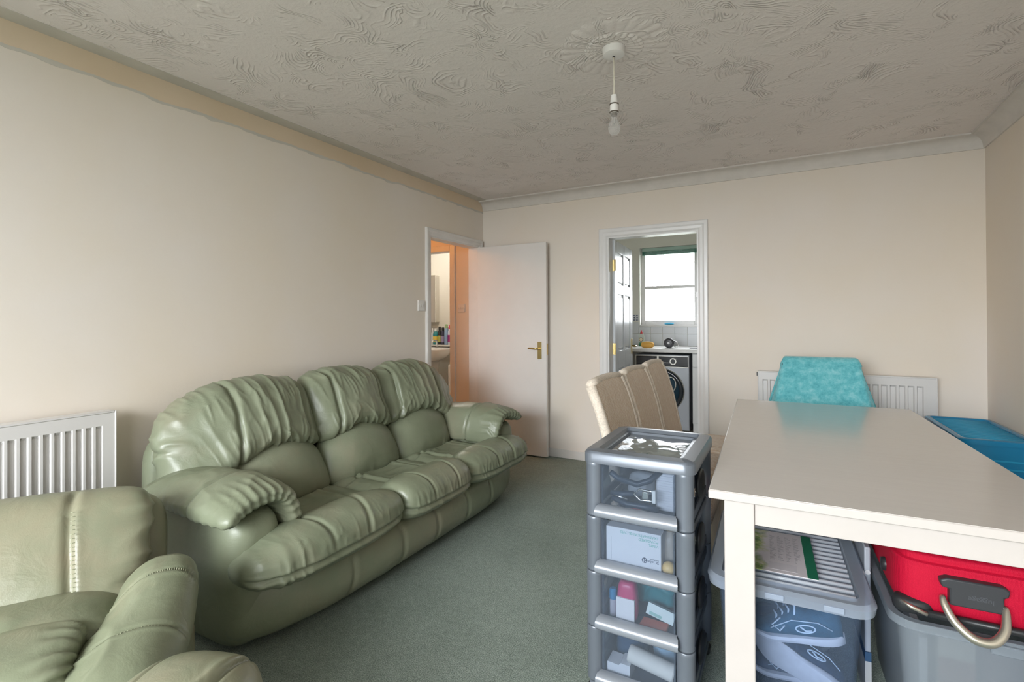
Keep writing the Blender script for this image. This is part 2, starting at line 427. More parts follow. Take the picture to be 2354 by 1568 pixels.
# ------------------------------------------------------------------ hall and bathroom seen through the left door
HY = 4.30
boxes('wall_hall_end', M_HWALL, [(-.455, -T, HY, HY+.1, 0, H), (-3.0, -.455, HY, HY+.1, 1.975, H), (-3.0, -1.19, HY, HY+.1, 0, 1.975)], label='hall wall with bathroom doorway')
boxes('wall_hall_side', M_HWALL, [(-1.9, -1.8, 2.4, HY, 0, H), (-1.9, -T, 2.3, 2.4, 0, H)], label='hall walls')
boxes('ceiling_hall', M_HWALL, [(-1.9, -T, 2.3, HY+.1, H, H+.08)], label='hall ceiling')
boxes('trim_8', M_WHITE_OLD, [(-.47, -.405, HY-.02, HY+.1, 0, 2.03), (-1.19, -.47, HY-.02, HY+.1, 1.965, 2.03), (-1.25, -1.19, HY-.02, HY+.1, 0, 2.03)], label='bathroom door frame', bevel=.006)
BYW = 5.75
boxes('wall_bathroom', M_BWALL, [(-2.9, -.4, BYW, BYW+.1, 0, H), (-.55, -.45, HY+.1, BYW, 0, H), (-3.0, -2.9, HY+.1, BYW, 0, H)], label='pale bathroom walls')
boxes('ceiling_bathroom', M_BWALL, [(-3, -.4, HY+.1, BYW+.1, H, H+.08)], label='bathroom ceiling')
boxes('floor_bathroom', mat('bath_floor', (.5, .48, .45), .5), [(-3, -.4, HY+.1, BYW, -.1, 0)], label='bathroom floor')
# the hall's warm lamp and the bathroom's lamp stand out of sight round the door frames
light('hall_lamp_offscreen', 'POINT', (-.95, 3.3, H-.22), 7, (1, .42, .12), .08)
light('bathroom_lamp_offscreen', 'POINT', (-1.5, 5.0, H-.22), 9, (1, .94, .87), .08)
wb = bpy.data.objects['wall_bathroom']
M_BTILE = mat('bath_tile', (.72, .70, .66), .2)
proto = MB().box(-.072, .072, -.008, 0, -.072, .072).build('tile', M_BTILE, wb, bevel=.003); proto.location = (-2.35, BYW, .93)
for i in range(10):
    for j in range(2):
        if i == j == 0: continue
        t_ = proto.copy(); C.objects.link(t_); t_.location = (-2.35+i*.148, BYW, .93+j*.148)
mc = thing('mirror_cabinet', 'tall narrow mirror cabinet on bathroom wall', 'mirror', (-1.98, BYW-.085, 1.22))
box('cabinet_body', mat('cabinet_white', (.72, .69, .62), .4), (-.28, .28, .004, .085, 0, .66), mc)
box('mirror_door', mat('mirror_glass', (.95, .95, .95), .03, 1), (-.28, .20, -.006, .004, 0, .66), mc)
box('mirror_door', mat('mirror_glass', (.95, .95, .95), .03, 1), (.205, .28, -.008, .004, 0, .66), mc)
# wash basin
def basin():
    t = thing('wash_basin', 'white ceramic wash basin under the mirror cabinet', 'basin', (-1.62, BYW-.37, 0))
    mw = mat('ceramic', (.80, .78, .75), .12)
    V, Fc = lattice(28, 28, 16)
    def df(P, W):
        r2 = np.clip((P[:,0]**2+P[:,1]**2), 0, 1)
        W = W.copy(); W[:,2] = np.where(P[:,2] > 0, P[:,2]*.02-.12*np.clip(1-r2*1.45, 0, 1)**.8, P[:,2]*.17)
        return W
    puff('bowl', mw, t, (.31, .24, .17), (28, 28, 16), 2, 2.6, 2.2, df, centre=(0, 0, .86))
    MB().lathe([(.11, 0), (.09, .1), (.07, .4), (.10, .72)], 20, (0, .1, 0)).build('pedestal', mw, t, smooth=True)
    MB().tube([(0, .2, .88), (0, .2, .96), (0, .12, .97), (0, .08, .93)], .011).build('tap', M_CHROME, t, smooth=True)
basin()
vc = thing('vanity_cupboard', 'small white bathroom cupboard beside the basin', 'cupboard', (-1.13, BYW-.215, 0))
box('body', mat('cupboard_white', (.74, .73, .70), .4), (-.16, .3, -.14, .2, 0, .66), vc, bevel=.004)
dd = box('door', mat('cupboard_white', (.74, .73, .70), .4), (-.155, .295, -.155, -.141, .02, .64), vc, bevel=.004)
MB().lathe([(.012, -.18), (.012, -.155)], 12, (-.06, 0, .56), 'y').build('knob', M_BLACK, dd)
def bottle(name, label, x, y, z, r, h, col, capcol, lab=None, neck=.5, grp='toiletries by the wash basin', cat='bottle'):
    t = thing(name, label, cat, (x, y, z), 0, grp)
    MB().lathe([(r*.9, 0), (r, .006), (r, h*.62), (r*.85, h*.72), (r*neck, h*.8), (r*neck, h*.84)], 16).build('body', mat('bottle_%d_%d_%d' % tuple(int(c*99) for c in col), col, .3), t, smooth=True, auto=.7)
    MB().lathe([(r*neck*1.15, h*.82), (r*neck*1.15, h*.98), (r*neck*.9, h)], 16).build('cap', mat('bottle_%d_%d_%d' % tuple(int(c*99) for c in capcol), capcol, .35), t, smooth=True, auto=.7)
    if lab: MB().lathe([(r*1.015, h*.14), (r*1.015, h*.5)], 16, caps=False).build('paper_label', mat('label_%d_%d_%d' % tuple(int(c*99) for c in lab), lab, .5), t, smooth=True)
    return t
box('tile_shelf', M_BTILE, (-2.1, -1.15, BYW-.12, BYW-.009, .885, .905)); tag(bpy.data.objects['tile_shelf'], 'narrow tiled ledge behind the wash basin', 'shelf')
for (x, r, h, c, cc, lb, nm) in ((-1.99, .030, .17, (.55,.66,.66), (.02,.02,.02), (.7,.7,.68), 'pale bottle with a black cap'), (-1.942, .018, .19, (.75,.78,.8), (.8,.8,.8), None, 'slim white bottle behind the teal one'),
        (-1.885, .036, .19, (.03,.25,.27), (.75,.78,.78), (.75,.55,.10), 'teal bottle with a yellow label'), (-1.817, .026, .21, (.03,.03,.03), (.02,.02,.02), (.45,.45,.10), 'black bottle with lime label'),
        (-1.76, .03, .20, (.05,.05,.09), (.03,.03,.03), (.3,.25,.4), 'dark purple bottle'), (-1.70, .028, .235, (.28,.42,.62), (.30,.45,.22), None, 'tall blue bottle with a green cap'),
        (-1.64, .028, .225, (.62,.64,.75), (.60,.02,.12), (.35,.03,.2), 'pale bottle with a crimson cap'), (-1.585, .025, .20, (.35,.45,.65), (.75,.55,.62), None, 'blue bottle with a pink cap')):
    bottle('toiletry_bottle', nm+' by the wash basin', x+.17, BYW-.065, .905, r*1.12, h*1.2, c, cc, lb)

# ------------------------------------------------------------------ hall door, open against the back wall
dr = thing('door_1', 'plain white flush door standing open against the back wall', 'door', (.004, 4.098, 0), math.radians(.8)); struct(dr); del dr['category']
box('door_leaf', M_DOOR, (0, .722, -.02, .018, .012, 1.945), dr, bevel=.003)
hd = box('handle_plate', M_BRASS, (.635, .675, -.026, -.02, .89, 1.045), dr, bevel=.002)
MB().lathe([(.010, -.065), (.010, -.026)], 14, (.655, 0, .985), 'y').build('spindle', M_BRASS, dr, smooth=True, auto=.6)
MB().tube([(.66, -.062, .985), (.62, -.064, .985), (.585, -.060, .987), (.555, -.055, .988)], .008, rs=[.009, .009, .0085, .007]).build('lever', M_BRASS, dr, smooth=True)
box('latch_plate', M_BRASS, (.7215, .7235, -.012, .010, .93, 1.03), dr)
# kitchen door, open into the kitchen
kd = thing('door_2', 'glossy white panelled kitchen door standing open', 'door', (1.276, 4.30, 0), math.radians(93.4)); struct(kd); del kd['category']
mb = MB().box(0, .735, -.006, .030, .012, 1.945)
for b in ((0, .11), (.335, .40), (.625, .735)): mb.box(b[0], b[1], -.018, -.006, .012, 1.945)
for b in ((.012, .2), (.80, .96), (1.47, 1.56), (1.845, 1.945)): mb.box(.11, .335, -.018, -.006, *b).box(.40, .625, -.018, -.006, *b)
mb.build('door_leaf', M_KDOOR, kd, bevel=.004, smooth=True, auto=.6)
for xa, xb in ((.125, .32), (.415, .61)):
    for za, zb in ((.22, .78), (.98, 1.45), (1.58, 1.825)): box('raised_panel', M_KDOOR, (xa, xb, -.014, -.004, za, zb), kd, bevel=.006)
for z in (.30, .985, 1.72):
    h_ = MB().lathe([(.008, -.05), (.008, .05)], 12, (-.006, -.02, z)).box(-.004, .003, -.018, .03, z-.05, z+.05).build('hinge', M_BRASS, kd)
box('handle_plate', M_BRASS, (.67, .705, -.024, -.018, .90, 1.05), kd, bevel=.002)
MB().tube([(.688, -.024, .98), (.688, -.065, .98), (.64, -.068, .98), (.58, -.064, .98)], .008).build('lever', M_BRASS, kd, smooth=True)
box('latch_plate', M_BRASS, (.734, .737, -.008, .016, .92, 1.02), kd)
box('striker_lever', M_BRASS, (.74, .75, -.014, .03, .955, 1.0), kd)

# ------------------------------------------------------------------ kitchen
KB = 6.45
x0, x1, z0, z1 = KWIN
boxes('wall_kitchen_back', M_KWALL, [(.3, x0, KB, KB+.14, 0, H), (x1, 3.4, KB, KB+.14, 0, H), (x0, x1, KB, KB+.14, 0, z0), (x0, x1, KB, KB+.14, z1, H)], label='cream kitchen wall with window')
boxes('wall_kitchen_side', M_KWALL, [(.3, .4, D+T, KB, 0, H), (3.3, 3.4, D+T, KB, 0, H)], label='cream kitchen side walls')
boxes('ceiling_kitchen', M_KWALL, [(.3, 3.4, D+T, KB+.14, H, H+.08)], label='kitchen ceiling')
boxes('floor_kitchen', mat('kitchen_floor', (.42, .38, .33), .4), [(.3, 3.4, D+T, KB, -.1, 0)], label='kitchen floor')
kwb = bpy.data.objects['wall_kitchen_back']
kw = struct(thing('window_2', 'white framed kitchen window in bright daylight', 'window')); del kw['category']
mb = MB()
fy0, fy1 = KB+.06, KB+.12
xm = x0+.66
for a, b in ((x0, x0+.055), (xm, xm+.06), (x1-.05, x1)): mb.box(a, b, fy0, fy1, z0, z1)
for a in (z0, z1-.055): mb.box(x0+.055, xm, fy0, fy1, a, a+.055).box(xm+.06, x1-.05, fy0, fy1, a, a+.055)
mb.box(x0+.055, xm, fy0+.01, fy1-.01, 1.635, 1.67)
mb.build('window_frame', M_WHITE, kw, bevel=.004, smooth=True, auto=.6)
box('window_sill', M_WHITE, (x0-.01, x1+.01, KB-.02, fy0, z0-.02, z0+.004), kw, bevel=.004)
for (a, b, c_, d_) in ((x0+.055, xm, z0+.055, 1.635), (x0+.055, xm, 1.67, z1-.055), (xm+.06, x1-.05, z0+.055, z1-.055)):
    box('pane', M_GLASS, (a, b, fy0+.025, fy0+.03, c_, d_), kw)
for z in (1.25, 1.52, 1.92): box('window_stay', M_CHROME, (xm+.03, xm+.05, fy0-.012, fy0, z, z+.06), kw)
bd = thing('venetian_blind', 'green blind pulled up at the top of the kitchen window', 'blind', (x0, KB+.03, z1))
M_BLIND = mat('blind_green', (.05, .22, .16), .5)
box('headrail', mat('blind_rail', (.45, .62, .56), .4), (.03, x1-x0-.03, -.02, .02, -.045, -.004), bd)
for k in range(4): box('slat', M_BLIND, (.03, x1-x0-.03, -.018, .018, -.058-.012*k, -.050-.012*k), bd)
tg = thing('drying_cloth', 'small bright blue cloth lying on the kitchen sill', 'cloth', (x0+.36, KB+.02, z0+.004))
puff('cloth', mat('cloth_blue', (.05, .38, .60), .8), tg, (.06, .025, .012), (12, 8, 4), 2, 3, 2, centre=(0, 0, .012))
# tiles
M_TILE = mat('kitchen_tile', (.72, .74, .77), .16)
p0 = MB().box(-.073, .073, -.008, 0, -.073, .073).build('tile', M_TILE, kwb, bevel=.003); p0.location = (.58, KB, .985)
for i in range(14):
    for j in range(2):
        x = .58+i*.15; z = .985+j*.15
        if (i == j == 0) or (j == 1 and x0-.02 < x < x1+.02 and z+.07 > z0-.02 and False): continue
        if j == 1 and z+.073 > z0-.02 and x0-.07 < x < x1+.07:
            continue
        t_ = p0.copy(); C.objects.link(t_); t_.location = (x, KB, z)
short = MB().box(-.073, .073, -.008, 0, -.043, .043).build('tile', M_TILE, kwb, bevel=.003); short.location = (1.03, KB, 1.105)
for i in range(1, 7):
    t_ = short.copy(); C.objects.link(t_); t_.location = (1.03+i*.15, KB, 1.105)
M_BORD = mat('border_blue', (.10, .12, .20), .25)
for i in range(3):
    bt = MB().box(-.073, .073, -.008, 0, -.04, .04).build('border_tile', M_TILE, kwb); bt.location = (.58+i*.15, KB, 1.265)
    mb = MB()
    for k in range(4):
        a = -.065+k*.036
        mb.box(a, a+.02, -.0095, -.008, .024, .036).box(a, a+.02, -.0095, -.008, -.036, -.024)
        mb.lathe([(.009, -.0095), (.009, -.008)], 10, (a+.012, 0, 0), 'y')
    mb.build('border_pattern', M_BORD, bt)
# worktop, units, washing machine
wt = box('worktop', mat('worktop_white', (.78, .77, .75), .3), (.42, 3.28, 5.70, KB-.008, .872, .912), bevel=.008)
tag(wt, 'white kitchen worktop over the washing machine', 'worktop')
cbx = thing('kitchen_cabinet', 'white kitchen base unit beside the washing machine', 'cabinet', (1.715, 5.74, 0))
box('carcass', mat('unit_white', (.74, .74, .73), .35), (0, .6, .02, .68, .1, .87), cbx)
box('drawer', mat('unit_white', (.74, .74, .73), .35), (.004, .596, 0, .02, .72, .862), cbx, bevel=.003)
box('door', mat('unit_white', (.74, .74, .73), .35), (.004, .596, 0, .02, .11, .712), cbx, bevel=.003)
box('plinth', mat('unit_white', (.74, .74, .73), .35), (0, .6, .05, .07, 0, .1), cbx)
wm = thing('washing_machine', 'silver washing machine with a black control panel and round door', 'washing machine', (1.385, 5.76, 0))
M_WM = mat('machine_silver', (.32, .335, .36), .38, .35)
box('body', M_WM, (-.298, .298, 0, .6, .01, .848), wm, bevel=.008)
pn = box('control_panel', mat('panel_black', (.03, .03, .032), .25), (-.285, .285, -.012, 0, .715, .83), wm, bevel=.005)
mb = MB()
for b in ((-.29, .29, .828, .834), (-.29, .29, .708, .714), (-.29, -.284, .714, .828), (.284, .29, .714, .828), (-.05, -.03, .76, .828)): mb.box(b[0], b[1], -.014, 0, b[2], b[3])
mb.build('panel_trim', mat('trim_silver', (.62, .60, .55), .3, .6), wm)
box('drawer_front', mat('panel_dark', (.05, .05, .055), .3), (-.275, -.08, -.016, -.01, .735, .815), pn, bevel=.003)
dl = MB().lathe([(.036, -.035), (.038, -.012)], 28, (.13, 0, .775), 'y').build('dial', mat('trim_silver', (.62, .60, .55), .3, .6), wm, smooth=True, auto=.6)
MB().lathe([(.026, -.0365), (.026, -.035)], 24, (.13, 0, .775), 'y').build('dial_face', M_BLACK, dl)
mb = MB()
for k in range(5): mb.box(-.01+k*.022, .004+k*.022, -.0135, -.012, .752, .764)
mb.build('button', mat('button_grey', (.4, .4, .4), .4), pn)
ring = MB()
prf = [(.245, 0), (.245, -.02), (.235, -.034), (.215, -.036), (.20, -.03)]
ring.lathe(prf, 48, (-.005, 0, .445), 'y', caps=False)
dro = ring.build('door_ring', mat('door_black', (.025, .03, .035), .15), wm, smooth=True)
MB().lathe([(.252, 0), (.252, -.012), (.245, -.018)], 48, (-.005, 0, .445), 'y', caps=False).build('door_rim', mat('trim_silver', (.62, .60, .55), .3, .6), wm, smooth=True)
MB().lathe([(.202, -.028), (.19, -.045), (.14, -.062), (.0, -.07)], 48, (-.005, 0, .445), 'y', caps=False).build('door_glass', mat('drum_glass', (.015, .045, .07), .06), dro, smooth=True)
hp = [(.10+.055*math.cos(a)*1.0+.03*math.sin(a), .52-.03*math.cos(a)*1.2+.075*math.sin(a)) for a in [2*PI*k/24 for k in range(24)]]
MB().tube([(a, -.055, b) for a, b in hp], .006, 8, True).build('door_handle', mat('trim_silver', (.62, .60, .55), .3, .6), dro, smooth=True)
MB().lathe([(.055, -.004), (.055, 0)], 32, (.17, 0, .105), 'y').build('filter_cap', M_WM, wm, smooth=True, auto=.5)
# worktop things
WZ = .912
fl = thing('dish_soap_bottle', 'clear washing-up bottle with a red cap and green base', 'bottle', (1.055, 6.18, WZ))
b_ = puff('body', plastic_clear('soap_clear', (.80, .86, .78), .22), fl, (.036, .024, .075), (12, 10, 16), 2, 2.4, 4, centre=(0, 0, .085))
puff('soap', mat('soap_green', (.03, .20, .09), .3), fl, (.034, .0235, .026), (12, 10, 8), 2, 2.4, 6, centre=(0, 0, .028))
MB().lathe([(.018, .155), (.014, .175), (.006, .185), (.006, .2)], 12).build('cap', mat('cap_red', (.62, .02, .03), .35), fl, smooth=True)
MB().lathe([(.022, -.026), (.022, -.024)], 20, (0, 0, .085), 'y').build('paper_label', mat('label_cream', (.75, .68, .5), .5), fl)
MB().tube([(.022*math.cos(a), -.025, .085+.022*math.sin(a)) for a in [2*PI*k/20 for k in range(20)]], .003, 6, True).build('label_ring', mat('label_dark', (.15, .04, .02), .5), fl)
sp = thing('sponge', 'orange washing-up sponge lying on the kitchen worktop', 'sponge', (1.20, 5.88, WZ))
puff('sponge', mat('sponge_orange', (.85, .48, .12), .9, bmp=.6, bscale=150), sp, (.075, .045, .037), (20, 14, 10), 1, 2.6, 3.5, centre=(0, 0, .036))
kt = thing('kitchen_gadget', 'dark round kitchen gadget with a wire handle', 'gadget', (1.43, 5.95, WZ))
MB().lathe([(.03, -.03), (.055, -.028), (.058, 0), (.055, .028), (.03, .03)], 28, (0, 0, .058), 'y').build('body', mat('gadget_dark', (.06, .06, .065), .35, var=.5, vscale=40), kt, smooth=True)
MB().lathe([(.013, -.033), (.013, -.028)], 14, (.0, 0, .058), 'y').build('button', mat('gadget_white', (.7, .7, .7), .4), kt)
MB().tube([(.05, 0, .08), (.085, 0, .075), (.105, 0, .035), (.09, 0, .008), (.06, 0, .02)], .006).build('wire_handle', M_CHROME, kt, smooth=True)
sk = thing('kitchen_tap', 'chrome kitchen tap above the sink edge', 'tap', (1.82, 6.12, WZ))
MB().tube([(0, .1, 0), (0, .1, .06), (-.03, .06, .085), (-.075, .0, .10)], .012).build('spout', M_CHROME, sk, smooth=True)
box('sink_rim', mat('sink_steel', (.10, .10, .11), .3, .7), (-.16, .1, -.20, -.08, .0005, .004), sk, bevel=.001)

# outside the kitchen: ground, hedge and bare trees
gd = boxes('ground_outside', mat('grass_ground', (.17, .18, .14), .9, var=.3, vscale=2), [(-40, 40, 6.8, 60, -3.1, -3.0), (-40, 40, -60, -2.2, -3.1, -3.0)], label='grass outside')
M_BARK = mat('bark', (.30, .26, .22), .9)
def bare_tree(loc, h, seed, label):
    rn = random.Random(seed); mb = MB()
    def grow(p, d, ln, r, lev):
        q = p+d*ln; mid = p+d*ln*.5+Vector((rn.uniform(-.04,.04), rn.uniform(-.04,.04), 0))*ln
        mb.tube([p, mid, q], r, 4 if lev else 6, rs=[r, r*.8, r*.6])
        if lev >= 5: return
        for k in range(3 if lev else 5):
            nd = (d+Vector((rn.uniform(-.7,.7), rn.uniform(-.7,.7), rn.uniform(-.05,.5)))).normalized()
            grow(p+d*ln*rn.uniform(.55, 1), nd, ln*rn.uniform(.55,.8), r*.55, lev+1)
    t = thing('bare_tree', label, 'tree', loc)
    grow(Vector((0,0,0)), Vector((0,0,1)), h*.38, h*.013, 0)
    mb.build('branches', M_BARK, t)
bare_tree((-2.0, 19, -3.0), 9.0, 3, 'tall bare winter tree outside the kitchen window')
bare_tree((-.2, 23, -3.0), 6.6, 8, 'lower bushy bare tree beyond the kitchen window')

# ------------------------------------------------------------------ pendant light and ceiling rose
px, py = 1.967, 2.08
def rose():
    n, prof = 26, []
    mb = MB(); NA = n*8
    def ring(r0, r1, h, steps, sc):
        vv = []; 
        for i in range(steps+1):
            t = i/steps
            for k in range(NA):
                a = 2*PI*k/NA; fl_ = abs(math.sin(a*n/2))
                rr = r0+(r1*(1+sc*(fl_-.5))-r0)*t
                z = -(h*(.35+.65*fl_)*math.sin(min(1, t*1.02)*PI*.5)) if t < .999 else 0
                vv.append((rr*math.cos(a), rr*math.sin(a), z))
        ff = [(i*NA+k, (i+1)*NA+k, (i+1)*NA+(k+1) % NA, i*NA+(k+1) % NA) for i in range(steps) for k in range(NA)]
        mb.add(vv, ff)
    ring(.10, .225, .006, 6, .07); ring(.05, .125, .0085, 6, .05)
    o = mb.build('plaster_rose', M_CEIL, smooth=True); o.location = (px, py, H+.0003)
    tag(o, 'shell patterned plaster fan around the pendant fitting', 'ceiling rose'); return o
rose()
pd = thing('pendant_light', 'bare clear bulb hanging from a white ceiling rose', 'lamp', (px, py, H))
M_PW = mat('pendant_white', (.80, .78, .76), .3)
MB().lathe([(.0, -.034), (.035, -.034), (.046, -.028), (.048, -.004), (.048, .0)], 32, caps=False).build('ceiling_cap', M_PW, pd, smooth=True, auto=.7)
MB().lathe([(.006, -.038), (.006, -.034)], 10).build('cord_hole', M_BLACK, pd)
MB().tube([(0, 0, -.034), (0.0005, 0, -.12), (0, 0, -.20)], .0028, 8).build('cord', mat('cord_cream', (.74, .68, .58), .5), pd, smooth=True)
MB().lathe([(.008, -.198), (.013, -.20), (.016, -.232), (.018, -.236), (.017, -.240), (.018, -.268), (.016, -.276)], 20).build('lampholder', M_PW, pd, smooth=True, auto=.7)
for z in (-.236, -.270): MB().lathe([(.0185, z), (.0200, z-.002), (.0185, z-.005)], 20).build('holder_ring', mat('ring_brown', (.08, .06, .04), .4), pd)
bb = MB().lathe([(.0125, -.274), (.0135, -.287), (.011, -.295), (.013, -.305), (.022, -.322), (.026, -.340), (.022, -.358), (.012, -.367), (.0, -.370)], 24, caps=False).build('bulb', plastic_clear('bulb_glass', (.95, .95, .95), .10, .03), pd, smooth=True)
MB().lathe([(.0125, -.276), (.0125, -.288)], 16).build('bulb_cap', mat('bulb_cap', (.25, .22, .18), .35, .8), bb)
MB().tube([(-.003, 0, -.290), (-.007, 0, -.318), (0, 0, -.323), (.007, 0, -.318), (.003, 0, -.290)], .0007, 5).build('filament', mat('filament', (.2, .18, .15), .4), bb)

# ------------------------------------------------------------------ radiators and switches
def radiator(name, label, length, z0, z1, pitch, loc, rotz):
    """panel in the local xz plane, facing -y"""
    t = thing(name, label, 'radiator', loc, rotz)
    mw = mat('radiator_white', (.69, .67, .655), .3)
    box('back_panel', mw, (0, length, .012, .05, z0+.02, z1-.012), t)
    rows = []; zz = [z0, z0+.03, z0+.06, z0+.075, z1-.07, z1-.055, z1-.028, z1]
    env = [0, 0, 0, 1, 1, 0, 0, 0]
    nf = int((length-.04)/pitch); xs = [0, .012]; on = [0, 0]
    for k in range(nf):
        a = .025+k*pitch
        for fr, e in ((.06, 0), (.22, 1), (.30, 1.0), (.56, 1.0), (.64, 1), (.80, 0)):
            xs.append(a+fr*pitch); on.append(e)
    xs += [length-.012, length]; on += [0, 0]
    vv = []; dep = .016
    for z, e in zip(zz, env):
        for x, q in zip(xs, on): vv.append((x, dep*(q*e), z))
    nx = len(xs)
    ff = [(i*nx+k, i*nx+k+1, (i+1)*nx+k+1, (i+1)*nx+k) for i in range(len(zz)-1) for k in range(nx-1)]
    MB().add(vv, ff).build('fluted_front', mw, t, smooth=True, auto=.45)
    mb = MB()
    mb.box(0, length, -.002, .052, z1-.006, z1+.004)
    mb.build('top_grille', mw, t, bevel=.003, smooth=True, auto=.6)
    for a in (-.004, length): box('side_panel', mw, (a, a+.006, -.003, .052, z0, z1+.002), t, bevel=.002)
    MB().tube([(length+.002, .03, z0+.03), (length+.03, .03, z0+.03), (length+.03, .03, .0)], .008).build('pipe', mw, t, smooth=True)
    for a in (.12, length-.16): box('bracket', mw, (a, a+.04, .04, .07, z0+.1, z1-.1), t)
    return t
radiator('radiator', 'white ridged panel radiator on the wall behind the armchair', 1.30, .26, .865, .0335, (.095, -.236, 0), PI/2)
r2 = radiator('radiator', 'white panel radiator behind the towel-draped chair', 1.02, .28, .858, .047, (2.43, 4.095, 0), 0)
box('air_valve', M_BLACK, (-.012, -.003, .01, .03, .825, .85), r2)
def switch(label, loc, rotz):
    t = thing('light_switch', label, 'switch', loc, rotz)
    box('face_plate', mat('switch_white', (.76, .73, .70), .35), (-.043, .043, -.010, 0, -.043, .043), t, bevel=.003)
    for a in (-.012, .012): box('rocker', mat('switch_white', (.76, .73, .70), .35), (a-.006, a+.006, -.014, -.010, -.012, .012), t, bevel=.002)
    for a in (-.03, .03): MB().lathe([(.003, -.0108), (.003, -.01)], 8, (a, 0, 0), 'y').build('screw', M_CHROME, t)
switch('white light switch beside the hall doorway', (0, 3.225, 1.363), PI/2)
switch('light switch on the orange-lit hall wall', (-.33, HY, 1.37), 0)

